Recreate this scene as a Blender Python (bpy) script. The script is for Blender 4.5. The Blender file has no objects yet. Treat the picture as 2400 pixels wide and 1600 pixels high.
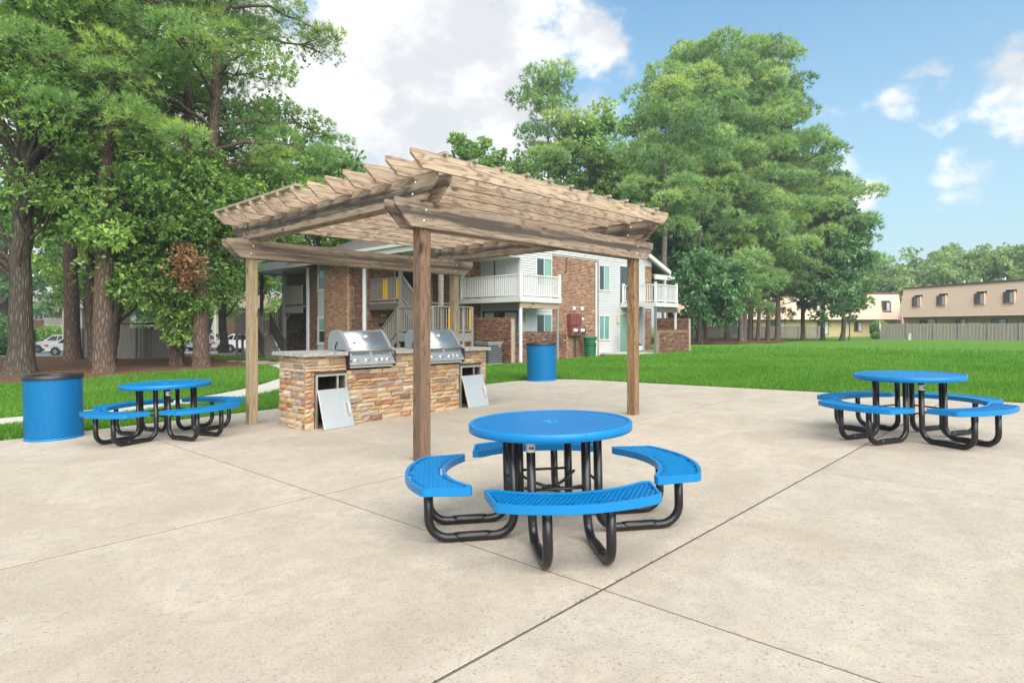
import bpy, bmesh, math, random
import numpy as np
from mathutils import Vector, Matrix, Euler

C = bpy.context.scene
COL = C.collection
PI = math.pi
R = random.Random(7)
YAW = .807                       # bearing of the slab grid, the pergola, the counter and the brick building
CT, ST = math.cos(YAW), math.sin(YAW)
EYE = 1.457

# ---------------------------------------------------------------- camera
cam_d = bpy.data.cameras.new('camera')
cam = bpy.data.objects.new('camera', cam_d); COL.objects.link(cam)
cam.location = (0, 0, EYE); cam.rotation_euler = (PI/2, 0, 0)
cam_d.sensor_width = 36; cam_d.lens = 21.78; cam_d.shift_y = -.0146
cam_d.clip_start = .05; cam_d.clip_end = 3000
C.camera = cam

# ---------------------------------------------------------------- exposure
C.view_settings.view_transform = 'Standard'; C.view_settings.look = 'None'
C.view_settings.exposure = EXPOSURE = 1.45
C.view_settings.gamma = 1; C.view_settings.use_curve_mapping = False
C.cycles.use_denoising = True
C.cycles.max_bounces = 8; C.cycles.diffuse_bounces = 4; C.cycles.transparent_max_bounces = 8
C.cycles.sample_clamp_indirect = 6

# ---------------------------------------------------------------- sky and sun
SUN_EL, SUN_AZ = math.radians(46), math.radians(160)     # azimuth clockwise from +Y (ahead): behind, to the right
w = bpy.data.worlds.new('World'); C.world = w; w.use_nodes = True
nt = w.node_tree; N = nt.nodes; L = nt.links; N.clear()
out = N.new('ShaderNodeOutputWorld'); bg = N.new('ShaderNodeBackground')
bg.inputs['Strength'].default_value = .066
sky = N.new('ShaderNodeTexSky'); sky.sky_type = 'NISHITA'; sky.sun_disc = False
sky.sun_elevation = SUN_EL; sky.sun_rotation = SUN_AZ
sky.air_density = 1.3; sky.dust_density = 1.6; sky.ozone_density = 2.2; sky.altitude = 0
tc = N.new('ShaderNodeTexCoord')
def vmath(op, a, b=None):
    n = N.new('ShaderNodeVectorMath'); n.operation = op
    L.new(a, n.inputs[0])
    if b is not None:
        if isinstance(b, tuple): n.inputs[1].default_value = b
        else: L.new(b, n.inputs[1])
    return n
def fmath(op, a, b=None, clamp=False):
    n = N.new('ShaderNodeMath'); n.operation = op; n.use_clamp = clamp
    for i, v in enumerate((a, b)):
        if v is None: continue
        if isinstance(v, (int, float)): n.inputs[i].default_value = v
        else: L.new(v, n.inputs[i])
    return n.outputs[0]
dirn = vmath('NORMALIZE', tc.outputs['Generated']).outputs[0]
squash = vmath('MULTIPLY', dirn, (1, 1, 1.45)).outputs[0]
def wnoise(scale, detail, rough, vec=squash, off=(0, 0, 0)):
    n = N.new('ShaderNodeTexNoise'); n.inputs['Scale'].default_value = scale
    n.inputs['Detail'].default_value = detail; n.inputs['Roughness'].default_value = rough
    L.new(vmath('ADD', vec, off).outputs[0], n.inputs['Vector'])
    return n.outputs['Fac']
big = wnoise(2.6, 2, .5, off=(3.1, .7, 1.9))
puff = wnoise(8.5, 9, .60)
bias = None
for (dx, dz, rad, gain) in ((-.14, .42, .25, .36), (-.02, .33, .16, .34), (.09, .42, .11, .27), (-.42, .36, .30, .33), (-.26, .24, .17, .31), (-.75, .35, .45, .33),
                            (.655, .375, .045, .17), (.685, .345, .038, .16), (.845, .38, .07, .24), (.725, .245, .042, .19), (.545, .235, .055, .23), (.60, .125, .05, .07), (-.3, .6, .62, .42), (.7, .55, .55, .40)):
    v = Vector((dx, 1 if rad < .5 else -1, dz)).normalized()
    d = vmath('DOT_PRODUCT', dirn, tuple(v)).outputs['Value']
    mr = N.new('ShaderNodeMapRange'); mr.interpolation_type = 'SMOOTHSTEP'
    mr.inputs['From Min'].default_value = math.cos(rad*1.25); mr.inputs['From Max'].default_value = math.cos(rad*.25)
    mr.inputs['To Max'].default_value = gain
    L.new(d, mr.inputs['Value'])
    bias = mr.outputs[0] if bias is None else fmath('MAXIMUM', bias, mr.outputs[0])
dens = fmath('ADD', fmath('ADD', bias, fmath('MULTIPLY', puff, .95)), fmath('MULTIPLY', big, .30))
mask = N.new('ShaderNodeMapRange'); mask.interpolation_type = 'SMOOTHSTEP'
mask.inputs['From Min'].default_value = .735; mask.inputs['From Max'].default_value = .92
L.new(dens, mask.inputs['Value'])
shade = N.new('ShaderNodeMapRange'); shade.interpolation_type = 'SMOOTHSTEP'
shade.inputs['From Min'].default_value = .40; shade.inputs['From Max'].default_value = .58
L.new(wnoise(5.2, 7, .55, off=(.35, 2.2, .16)), shade.inputs['Value'])
cloudc = N.new('ShaderNodeMix'); cloudc.data_type = 'RGBA'
cloudc.inputs[6].default_value = (4.55, 4.7, 4.9, 1); cloudc.inputs[7].default_value = (6.9, 6.9, 6.9, 1)
L.new(shade.outputs[0], cloudc.inputs['Factor'])
# summer haze: the clear sky whitens towards the horizon
hz = N.new('ShaderNodeMapRange'); hz.inputs['From Min'].default_value = 0; hz.inputs['From Max'].default_value = .5
hz.inputs['To Min'].default_value = .66; hz.inputs['To Max'].default_value = .10
L.new(fmath('ABSOLUTE', N.new('ShaderNodeSeparateXYZ').outputs['Z']), hz.inputs['Value'])
sep = [n for n in N if n.bl_idname == 'ShaderNodeSeparateXYZ'][0]; L.new(dirn, sep.inputs[0])
skyt = N.new('ShaderNodeMix'); skyt.data_type = 'RGBA'; skyt.blend_type = 'MULTIPLY'; skyt.inputs['Factor'].default_value = 1
L.new(sky.outputs[0], skyt.inputs[6]); skyt.inputs[7].default_value = (.54, 1.0, 1.13, 1)
hazem = N.new('ShaderNodeMix'); hazem.data_type = 'RGBA'; hazem.inputs[7].default_value = (4.3, 5.0, 5.3, 1)
L.new(hz.outputs[0], hazem.inputs['Factor']); L.new(skyt.outputs[2], hazem.inputs[6])
mixc = N.new('ShaderNodeMix'); mixc.data_type = 'RGBA'
L.new(mask.outputs[0], mixc.inputs['Factor']); L.new(hazem.outputs[2], mixc.inputs[6]); L.new(cloudc.outputs[2], mixc.inputs[7])
L.new(mixc.outputs[2], bg.inputs['Color']); L.new(bg.outputs[0], out.inputs['Surface'])
sun_d = bpy.data.lights.new('sun', 'SUN'); sun_d.energy = 2.6; sun_d.angle = math.radians(75); sun_d.color = (1, .95, .87)
sun = bpy.data.objects.new('sun', sun_d); COL.objects.link(sun)
sv = Vector((math.sin(SUN_AZ)*math.cos(SUN_EL), math.cos(SUN_AZ)*math.cos(SUN_EL), math.sin(SUN_EL)))
sun.rotation_euler = sv.to_track_quat('Z', 'Y').to_euler(); sun.location = (20, -20, 40)

# ---------------------------------------------------------------- helpers
def W(a, b, z=0.): return Vector((a*CT - b*ST, a*ST + b*CT, z))
def smst(x, a, b):
    u = np.clip((x-a)/(b-a), 0, 1); return u*u*(3-2*u)
def G(x, y):
    """height of the ground: the slab drains to the left, the lawn flattens away from it"""
    x = np.asarray(x, float); y = np.asarray(y, float)
    zl = .0238*np.maximum(x, -60)*(1-.7*smst(y, 13, 27)) - .65*smst(y, 33, 52)*smst(-x, 4, 10)
    xx = np.where(x < 8, x, 8+4*(1-np.exp(-np.maximum(x-8, 0)/4)))
    zr = .0238*xx*(1-.25*smst(y, 14, 30)-.6*smst(y, 38, 62))
    return np.where(x <= 0, zl, zr)
def g(x, y): return float(G(x, y))
def gab(a, b):
    p = W(a, b); return g(p.x, p.y)
TILT = Matrix.Rotation(-math.atan(.0238), 4, 'Y')

class MB:
    """collects shapes for ONE mesh object"""
    def __init__(s): s.v = []; s.f = []
    def add(s, vs, fs):
        o = len(s.v); s.v += [tuple(v) for v in vs]; s.f += [tuple(i+o for i in f) for f in fs]; return s
    def box(s, x0, x1, y0, y1, z0, z1, m=None):
        vs = [Vector(p) for p in ((x0,y0,z0),(x1,y0,z0),(x1,y1,z0),(x0,y1,z0),(x0,y0,z1),(x1,y0,z1),(x1,y1,z1),(x0,y1,z1))]
        if m is not None: vs = [m @ v for v in vs]
        return s.add(vs, ((3,2,1,0),(4,5,6,7),(0,1,5,4),(1,2,6,5),(2,3,7,6),(3,0,4,7)))
    def prism(s, poly, h0, h1, fn):
        """extrude a 2D polygon; fn(u, v, h) -> point"""
        n = len(poly)
        vs = [fn(u, v, h0) for u, v in poly] + [fn(u, v, h1) for u, v in poly]
        fs = [tuple(range(n-1, -1, -1)), tuple(range(n, 2*n))] + [(i, (i+1) % n, n+(i+1) % n, n+i) for i in range(n)]
        return s.add(vs, fs)
    def tube(s, path, r, n=10, caps=True, flat=None):
        path = [Vector(p) for p in path]; k = len(path); vs = []
        t = [(path[min(i+1, k-1)]-path[max(i-1, 0)]).normalized() for i in range(k)]
        u = t[0].orthogonal().normalized()
        for i in range(k):
            if i: u = (u - t[i]*u.dot(t[i])).normalized()
            b = t[i].cross(u); rr = r[i] if isinstance(r, (list, tuple)) else r
            vs += [path[i] + (u*math.cos(2*PI*j/n) + b*math.sin(2*PI*j/n))*rr for j in range(n)]
        fs = [(i*n+j, i*n+(j+1) % n, (i+1)*n+(j+1) % n, (i+1)*n+j) for i in range(k-1) for j in range(n)]
        if caps: fs += [tuple(range(n-1, -1, -1)), tuple(range((k-1)*n, k*n))]
        return s.add(vs, fs)
    def lathe(s, prof, n=32, c=(0, 0, 0), closed=False):
        vs = [(c[0]+r*math.cos(2*PI*j/n), c[1]+r*math.sin(2*PI*j/n), c[2]+z) for r, z in prof for j in range(n)]
        m = len(prof)
        fs = [(i*n+j, i*n+(j+1) % n, ((i+1) % m)*n+(j+1) % n, ((i+1) % m)*n+j) for i in range(m if closed else m-1) for j in range(n)]
        return s.add(vs, fs)
    def build(s, name, mat, parent=None, smooth=False, loc=None, rot=None, bevel=0):
        me = bpy.data.meshes.new(name); me.from_pydata(s.v, [], s.f); me.update()
        return put(name, me, mat, parent, smooth, loc, rot, bevel)

def put(name, me, mat=None, parent=None, smooth=False, loc=None, rot=None, bevel=0, scale=None):
    if mat is not None and not me.materials: me.materials.append(mat)
    if smooth: me.polygons.foreach_set('use_smooth', [True]*len(me.polygons))
    o = bpy.data.objects.new(name, me); COL.objects.link(o)
    if parent is not None: o.parent = parent
    if loc is not None: o.location = loc
    if rot is not None: o.rotation_euler = rot
    if scale is not None: o.scale = scale
    if bevel:
        bm = o.modifiers.new('bevel', 'BEVEL'); bm.width = bevel; bm.segments = 2; bm.limit_method = 'ANGLE'
    if smooth == 'auto' or (smooth and bevel): pass
    return o
def tag(o, label=None, cat=None, group=None, kind=None):
    if label: o['label'] = label
    if cat: o['category'] = cat
    if group: o['group'] = group
    if kind: o['kind'] = kind
    return o
def thing(name, label, cat, loc=(0, 0, 0), rotz=0, group=None):
    o = bpy.data.objects.new(name, None); COL.objects.link(o); o.empty_display_size = .1
    o.location = loc; o.rotation_euler = (0, 0, rotz)
    return tag(o, label, cat, group)
def copy_tree(o, parent=None):
    c = o.copy(); COL.objects.link(c)
    if parent is not None: c.parent = parent
    for ch in list(o.children): copy_tree(ch, c)
    return c
def box(name, mat, parent, x0, x1, y0, y1, z0, z1, bevel=0, rot=None):
    """a box whose object sits at its own centre"""
    cx, cy, cz = (x0+x1)/2, (y0+y1)/2, (z0+z1)/2
    hx, hy, hz = (x1-x0)/2, (y1-y0)/2, (z1-z0)/2
    return MB().box(-hx, hx, -hy, hy, -hz, hz).build(name, mat, parent, loc=(cx, cy, cz), bevel=bevel, rot=rot)
def npmesh(name, verts, loops, nper, attr=None):
    """big mesh from numpy arrays; nper corners per face"""
    me = bpy.data.meshes.new(name); nf = len(loops)//nper
    me.vertices.add(len(verts)); me.vertices.foreach_set('co', np.ascontiguousarray(verts, np.float32).ravel())
    me.loops.add(len(loops)); me.loops.foreach_set('vertex_index', np.ascontiguousarray(loops, np.int32))
    me.polygons.add(nf); me.polygons.foreach_set('loop_start', np.arange(0, nf*nper, nper, dtype=np.int32))
    me.update(calc_edges=True)
    if attr is not None:
        at = me.attributes.new('v', 'FLOAT', 'FACE'); at.data.foreach_set('value', np.ascontiguousarray(attr, np.float32))
    return me
def fillet(pts, r, n=6):
    """round the inner corners of a polyline"""
    pts = [Vector(p) for p in pts]; o = [pts[0]]
    for i in range(1, len(pts)-1):
        p, a, b = pts[i], (pts[i-1]-pts[i]).normalized(), (pts[i+1]-pts[i]).normalized()
        ang = a.angle(b); t = r/math.tan(ang/2); cc = p + (a+b).normalized()*(r/math.sin(ang/2))
        s0, s1 = p+a*t-cc, p+b*t-cc; th = s0.angle(s1)
        for k in range(n+1):
            f = k/n; o.append(cc + (s0*math.sin((1-f)*th) + s1*math.sin(f*th))/math.sin(th))
    return o + [pts[-1]]

# ---------------------------------------------------------------- materials
def mat(name, base=(.5, .5, .5), rough=.6, metal=0., spec=.5, coat=0.):
    m = bpy.data.materials.new(name); m.use_nodes = True
    b = m.node_tree.nodes['Principled BSDF']
    b.inputs['Base Color'].default_value = (*base, 1); b.inputs['Roughness'].default_value = rough
    b.inputs['Metallic'].default_value = metal; b.inputs['Specular IOR Level'].default_value = spec
    b.inputs['Coat Weight'].default_value = coat
    return m
class NT:
    """short hand for wiring a material"""
    def __init__(s, m): s.m = m; s.t = m.node_tree; s.b = s.t.nodes['Principled BSDF']
    def n(s, typ, **kw):
        x = s.t.nodes.new('ShaderNode'+typ)
        for k, v in kw.items():
            if hasattr(x, k) and k not in x.inputs: setattr(x, k, v)
            else: s.set(x.inputs[k.replace('_', ' ')], v)
        return x
    def set(s, sock, v):
        if isinstance(v, bpy.types.NodeSocket): s.t.links.new(v, sock)
        else: sock.default_value = v
    def coord(s, kind='Object', scale=(1, 1, 1), off=None):
        c = s.n('TexCoord').outputs[kind]
        mp = s.n('Mapping'); s.set(mp.inputs['Vector'], c); mp.inputs['Scale'].default_value = scale
        if off is not None: s.set(mp.inputs['Location'], off)
        return mp.outputs[0]
    def noise(s, vec, scale=5, detail=4, rough=.5, dist=0, w=None):
        x = s.n('TexNoise'); 
        if w is not None: x.noise_dimensions = '4D'; s.set(x.inputs['W'], w)
        s.set(x.inputs['Vector'], vec); x.inputs['Scale'].default_value = scale; x.inputs['Detail'].default_value = detail
        x.inputs['Roughness'].default_value = rough; x.inputs['Distortion'].default_value = dist
        return x.outputs['Fac']
    def ramp(s, fac, stops, interp='LINEAR'):
        x = s.n('ValToRGB'); s.set(x.inputs[0], fac); e = x.color_ramp.elements; x.color_ramp.interpolation = interp
        while len(e) < len(stops): e.new(.5)
        for q, (p, c) in zip(e, stops): q.position = p; q.color = (*c, 1) if len(c) == 3 else c
        return x.outputs[0]
    def mix(s, fac, a, b, mode='MIX'):
        x = s.n('Mix', data_type='RGBA', blend_type=mode)
        s.set(x.inputs['Factor'], fac)
        for k, v in ((6, a), (7, b)): s.set(x.inputs[k], (*v, 1) if isinstance(v, tuple) and len(v) == 3 else v)
        return x.outputs[2]
    def math(s, op, a, b=0., clamp=False):
        x = s.n('Math', operation=op, use_clamp=clamp); s.set(x.inputs[0], a); s.set(x.inputs[1], b); return x.outputs[0]
    def rng(s, v, a, b, c=0., d=1.):
        x = s.n('MapRange'); s.set(x.inputs['Value'], v)
        for k, q in (('From Min', a), ('From Max', b), ('To Min', c), ('To Max', d)): x.inputs[k].default_value = q
        return x.outputs[0]
    def rnd(s): return s.n('ObjectInfo').outputs['Random']
    def bump(s, h, strength=.3, dist=.01):
        x = s.n('Bump'); s.set(x.inputs['Height'], h); x.inputs['Strength'].default_value = strength; x.inputs['Distance'].default_value = dist
        s.set(s.b.inputs['Normal'], x.outputs[0])
    def base(s, c): s.set(s.b.inputs['Base Color'], c)

def wood(name, light, mid, dark, grey, greyamt=.5, knots=True, rings=15., rough=.8, band=0.):
    """flat sawn board, grain along the object's x axis; every board differs by its own random number"""
    m = mat(name, mid, rough, spec=.25); q = NT(m); r = q.rnd()
    r10 = q.math('MULTIPLY', r, 37.)
    off = q.n('CombineXYZ'); q.set(off.inputs[0], r10); q.set(off.inputs[1], q.math('MULTIPLY', q.math('FRACT', r10), .09)); q.set(off.inputs[2], q.math('MULTIPLY', q.math('SUBTRACT', q.math('FRACT', q.math('MULTIPLY', r, 91.)), .5), .1))
    v = q.coord('Object', (1, 1, 1), off.outputs[0])
    wob = q.noise(q.n('Mapping', Vector=v, Scale=(.8, 5, 5)).outputs[0], 1.6, 2, .5, w=r10)
    wob2 = q.noise(q.n('Mapping', Vector=v, Scale=(5, 14, 14)).outputs[0], 1.5, 3, .6, w=r10)
    sp = q.n('SeparateXYZ'); q.set(sp.inputs[0], v)
    y = q.math('ADD', q.math('ADD', sp.outputs[1], .05), q.math('MULTIPLY', q.math('SUBTRACT', wob, .5), .16))
    z = q.math('ADD', sp.outputs[2], q.math('MULTIPLY', q.math('SUBTRACT', wob2, .5), .05))
    d = q.math('SQRT', q.math('ADD', q.math('MULTIPLY', y, y), q.math('MULTIPLY', z, z)))
    ring = q.math('FRACT', q.math('MULTIPLY', q.math('ADD', d, q.math('MULTIPLY', q.math('SUBTRACT', wob, .5), .25)), rings*1.55))
    fib = q.noise(q.n('Mapping', Vector=v, Scale=(3, 90, 90)).outputs[0], 1.5, 3, .6, w=r10)
    col = q.ramp(ring, ((0, mid), (.45, light), (.8, tuple(.5*(a+b) for a, b in zip(mid, dark))), (.95, dark), (1, mid)))
    col = q.mix(q.rng(fib, .35, .7, 0, .55), col, tuple(.62*x for x in mid))
    # weathering: grey along the board, brownish stains
    wx = q.noise(q.n('Mapping', Vector=v, Scale=(.24, 2.4, 6.5)).outputs[0], 2.2, 4, .6, w=q.math('ADD', r10, 5.))
    if band:
        sz = q.n('SeparateXYZ'); q.set(sz.inputs[0], q.coord('Object'))
        bz = q.math('ADD', sz.outputs[2], q.math('MULTIPLY', q.math('SUBTRACT', wob, .5), .10))
        wx = q.math('ADD', wx, q.rng(q.math('ABSOLUTE', bz), 0., .09, band, -.05))
    col = q.mix(q.math('MULTIPLY', q.rng(wx, .46, .62), greyamt, True), col, q.mix(q.rng(fib, .3, .7), grey, tuple(.45*x for x in grey)))
    if knots:
        kv = q.n('TexVoronoi', voronoi_dimensions='3D'); q.set(kv.inputs['Vector'], q.n('Mapping', Vector=v, Scale=(1.9, 4.5, 4.5)).outputs[0]); kv.inputs['Scale'].default_value = 1.; kv.inputs['Randomness'].default_value = 1
        kd = q.math('ADD', kv.outputs['Distance'], q.math('MULTIPLY', q.math('SUBTRACT', wob2, .5), .12))
        col = q.mix(q.rng(kd, .09, .16, .9, 0.), col, tuple(.35*x for x in dark))
    col = q.mix(q.math('MULTIPLY', q.math('FRACT', q.math('MULTIPLY', r, 17.)), .3), col, tuple(.6*x for x in mid))
    q.base(col); q.bump(q.math('ADD', fib, q.math('MULTIPLY', ring, .5)), .35, .003)
    return m

M = {}
M['beam'] = wood('weathered_beam_wood', (.42, .33, .25), (.345, .26, .19), (.17, .115, .08), (.062, .054, .054), .95, rings=11, band=.10)
M['rafter'] = wood('rafter_wood', (.60, .47, .35), (.48, .35, .24), (.155, .092, .06), (.36, .31, .27), .5, rings=14)
M['post_dark'] = wood('brown_post_wood', (.25, .158, .10), (.19, .115, .072), (.08, .046, .029), (.18, .14, .115), .5, rings=16)
M['post_pale'] = wood('pale_post_wood', (.52, .41, .26), (.42, .32, .195), (.26, .175, .10), (.27, .22, .175), .5, rings=14)
M['post_gold'] = wood('golden_post_wood', (.36, .235, .125), (.28, .175, .09), (.12, .066, .034), (.14, .095, .07), .6, rings=16)
M['slat'] = wood('grey_slat_wood', (.46, .40, .30), (.40, .34, .25), (.28, .23, .17), (.34, .31, .28), .5, knots=False)
M['greywood'] = wood('old_grey_wood', (.27, .25, .225), (.22, .20, .18), (.13, .115, .10), (.30, .29, .28), .7, knots=False)
M['darkwood'] = wood('dark_stained_wood', (.13, .115, .10), (.10, .088, .076), (.06, .05, .043), (.15, .14, .125), .5, knots=False)
M['fencewood'] = wood('silvered_fence_wood', (.42, .375, .33), (.35, .31, .27), (.23, .20, .17), (.43, .40, .37), .7, knots=False)

def m_concrete(name, base, speck=.5, tint=(.30, .25, .19), stain=.55):
    m = mat(name, base, .82, spec=.3); q = NT(m); v = q.coord('Object')
    n1 = q.noise(v, 1.1, 4, .6); n2 = q.noise(v, 60, 3, .7); n3 = q.noise(v, 5.5, 5, .65); n4 = q.noise(v, 170, 2, .5)
    col = q.mix(q.rng(n3, .36, .70, 0, .58), base, tuple(.68*x for x in base)); n5 = q.noise(v, 16, 5, .75)
    col = q.mix(q.rng(n5, .50, .70, 0, .55), col, tuple(.58*x for x in base))
    col = q.mix(q.rng(n1, .40, .70, 0, stain), col, tint)
    col = q.mix(q.rng(n2, .56, .70, 0, speck), col, tuple(.45*x for x in base))
    col = q.mix(q.rng(n4, .60, .72, 0, speck*.8), col, (.62, .58, .51))
    col = q.mix(q.math('MULTIPLY', q.rnd(), .16), col, tuple(.7*x for x in base))
    q.base(col); q.bump(q.math('ADD', n2, q.math('MULTIPLY', n4, .6)), .35, .004)
    return m
M['concrete'] = m_concrete('weathered_concrete', (.488, .416, .330), 1., (.345, .285, .215), .75)
M['path'] = m_concrete('pale_concrete_path', (.55, .52, .46), .25, (.44, .40, .33), .4)
M['joint'] = mat('joint_dirt', (.115, .095, .075), .95)
def m_grass(name, c0, c1, c2):
    m = mat(name, c0, .9, spec=.1); q = NT(m); v = q.coord('Object')
    n1 = q.noise(v, .16, 5, .65); n2 = q.noise(v, 6, 6, .75); n3 = q.noise(v, 1.1, 4, .65)
    col = q.mix(q.rng(n1, .3, .7), c0, c1); col = q.mix(q.rng(n3, .35, .75, 0, .6), col, c2)
    col = q.mix(q.rng(n2, .35, .75, 0, .6), col, tuple(.55*x for x in c0)); q.base(col)
    q.bump(n2, .8, .05)
    return m
M['lawn'] = m_grass('lawn_turf', (.084, .205, .020), (.112, .255, .030), (.135, .240, .042))
def m_leaf(name, stops, trans=.35, rough=.55):
    m = bpy.data.materials.new(name); m.use_nodes = True; q = NT(m); t = m.node_tree
    a = q.n('Attribute', attribute_name='v')
    col = q.ramp(a.outputs['Fac'], stops)
    q.base(col); q.b.inputs['Roughness'].default_value = rough; q.b.inputs['Specular IOR Level'].default_value = .35
    tr = q.n('BsdfTranslucent'); q.set(tr.inputs['Color'], q.mix(1., col, (1.25, 1.35, .6), 'MULTIPLY'))
    mx = q.n('MixShader'); mx.inputs[0].default_value = trans
    t.links.new(q.b.outputs[0], mx.inputs[1]); t.links.new(tr.outputs[0], mx.inputs[2])
    t.links.new(mx.outputs[0], t.nodes['Material Output'].inputs['Surface'])
    return m
M['blade'] = m_leaf('grass_blade', ((0, (0.067, 0.194, 0.018)), (.5, (0.125, 0.294, 0.031)), (1, (0.226, 0.365, 0.061))), .4)
M['oakleaf'] = m_leaf('oak_leaf', ((0, (0.085, 0.176, 0.054)), (.5, (0.202, 0.344, 0.093)), (1, (0.417, 0.568, 0.148))), .35, .45)
M['darkleaf'] = m_leaf('dark_leaf', ((0, (0.066, 0.154, 0.072)), (.5, (0.125, 0.260, 0.117)), (1, (0.262, 0.428, 0.196))), .3, .4)
M['paleleaf'] = m_leaf('pale_green_leaf', ((0, (0.121, 0.218, 0.076)), (.5, (0.240, 0.386, 0.117)), (1, (0.401, 0.543, 0.183))), .4)
M['greyleaf'] = m_leaf('grey_green_leaf', ((0, (0.147, 0.214, 0.122)), (.5, (0.270, 0.339, 0.203)), (1, (0.471, 0.516, 0.352))), .35)
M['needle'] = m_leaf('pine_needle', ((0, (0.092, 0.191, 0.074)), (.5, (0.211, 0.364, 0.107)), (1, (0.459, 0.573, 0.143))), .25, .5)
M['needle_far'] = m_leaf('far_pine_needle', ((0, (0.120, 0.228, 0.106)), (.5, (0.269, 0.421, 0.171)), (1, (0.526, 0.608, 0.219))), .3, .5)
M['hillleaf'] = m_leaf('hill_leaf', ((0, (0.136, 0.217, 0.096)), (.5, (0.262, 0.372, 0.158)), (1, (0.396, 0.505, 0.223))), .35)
M['deadleaf'] = m_leaf('dead_leaf', ((0, (.2,.1,.05)), (.5, (0.328, 0.164, 0.089)), (1, (0.508, 0.285, 0.170))), .25)
def m_bark(name, c0, c1, sx=13., sz=3.0):
    m = mat(name, c0, .95, spec=.15); q = NT(m); v = q.coord('Object', (sx, sx, sz))
    n = q.noise(v, 1., 3, .6, .6)
    vo = q.n('TexVoronoi', feature='DISTANCE_TO_EDGE'); q.set(vo.inputs['Vector'], q.mix(.15, v, q.n('TexNoise', Vector=v).outputs['Color'])); vo.inputs['Scale'].default_value = 1.
    e = q.rng(vo.outputs['Distance'], -.03, .30)
    n2 = q.noise(q.coord('Object'), 2, 3, .6)
    col = q.mix(e, tuple(.42*x for x in c0), q.mix(n, c0, c1)); col = q.mix(q.rng(n2, .4, .7, 0, .4), col, tuple(.6*x for x in c0))
    q.base(col); q.bump(q.math('ADD', e, q.math('MULTIPLY', n, .5)), .9, .03)
    return m
M['pinebark'] = m_bark('pine_bark', (.155, .105, .080), (.24, .175, .14))
M['oakbark'] = m_bark('oak_bark', (.105, .085, .068), (.19, .165, .135), 16, 2.2)
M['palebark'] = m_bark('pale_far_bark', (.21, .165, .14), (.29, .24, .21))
def m_mulch():
    m = mat('pine_straw_mulch', (.16, .085, .05), .95, spec=.1); q = NT(m); v = q.coord('Object')
    n = q.noise(v, 14, 6, .75); n2 = q.noise(v, 1., 3, .6); n3 = q.noise(v, 50, 3, .7)
    col = q.ramp(n, ((.25, (.055, .027, .016)), (.5, (.150, .080, .048)), (.75, (.27, .165, .10))))
    col = q.mix(q.rng(n2, .5, .75, 0, .5), col, (.20, .125, .075)); col = q.mix(q.rng(n3, .66, .74, 0, .6), col, (.42, .33, .24))
    q.base(col); q.bump(n, 1., .06)
    return m
M['mulch'] = m_mulch()
M['asphalt'] = m_concrete('sun_bleached_asphalt', (.30, .30, .31), .3, (.25, .25, .26), .4)
M['blue'] = mat('blue_plastic_coating', (.002, .18, .45), .36, spec=.35)
q = NT(M['blue']); q.base(q.mix(q.rng(q.noise(q.coord('Object'), 3, 3, .5), .3, .7, 0, .3), (.002, .185, .46), (.002, .155, .40)))
M['black'] = mat('black_powder_coat', (.011, .010, .012), .28, spec=.5)
M['blackplastic'] = mat('black_plastic', (.014, .014, .017), .4)
M['liner'] = mat('dark_bin_liner', (.010, .030, .085), .6)
M['sticker'] = mat('pale_sticker', (.62, .64, .64), .5)
def m_steel(name, c, rough, s=(2, 60, 60)):
    m = mat(name, c, rough, 1.); q = NT(m); v = q.coord('Object', s)
    n = q.noise(v, 3, 3, .6); q.set(q.b.inputs['Roughness'], q.rng(n, .3, .7, rough*.9, rough*1.15)); q.bump(n, .025, .001)
    q.base(q.mix(q.rng(q.noise(q.coord('Object'), 4, 3, .6), .35, .7, 0, .35), c, tuple(.86*x for x in c)))
    return m
M['steel'] = m_steel('brushed_stainless', (.66, .64, .605), .42)
M['greysteel'] = m_steel('brushed_grey_steel', (.72, .69, .65), .48)
M['castgrey'] = mat('painted_cast_grey', (.33, .35, .38), .45, .3)
M['dark'] = mat('dark_recess', (.012, .012, .013), .8)
M['chrome'] = mat('chrome', (.75, .75, .75), .12, 1.)
M['galv'] = mat('galvanised_bolt', (.60, .60, .59), .35, 1.)
def ramp_random(name, stops, rough=.85, joined=False, grain=30.):
    m = mat(name, stops[0][1], rough, spec=.25); q = NT(m)
    f = q.n('Attribute', attribute_name='v').outputs['Fac'] if joined else (q.rng(q.rnd(), 0, 1, .18, .82) if 'brick' in name else q.rnd())
    v = q.coord('Object'); n = q.noise(v, grain, 4, .65); n2 = q.noise(v, grain*.22, 3, .6)
    col = q.ramp(f, stops, 'LINEAR'); col = q.mix(q.rng(n, .35, .75, 0, .5), col, q.mix(1., col, (.55, .52, .5), 'MULTIPLY'))
    col = q.mix(q.rng(n2, .4, .7, 0, .45), col, q.mix(1., col, (1.25, 1.1, .9), 'MULTIPLY'))
    q.base(col); q.bump(n, .5, .004)
    return m
BR = ((0, (.13, .075, .058)), (.2, (.25, .14, .098)), (.5, (.36, .215, .145)), (.72, (.43, .275, .19)), (.88, (.50, .355, .255)), (1, (.58, .46, .35)))
M['brick'] = ramp_random('brick_single', BR); M['bricks'] = ramp_random('brick_joined', BR, joined=True)
BD = ((0, (.070, .040, .034)), (.3, (.135, .070, .052)), (.6, (.22, .115, .080)), (.85, (.31, .175, .12)), (1, (.45, .31, .22)))
M['dbrick'] = ramp_random('dark_brick_single', BD); M['dbricks'] = ramp_random('dark_brick_joined', BD, joined=True)
M['mortar'] = m_concrete('mortar', (.60, .51, .40), .3, (.36, .29, .22), .4)
M['dmortar'] = m_concrete('old_mortar', (.42, .36, .29), .3, (.22, .18, .14), .4)
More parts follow.
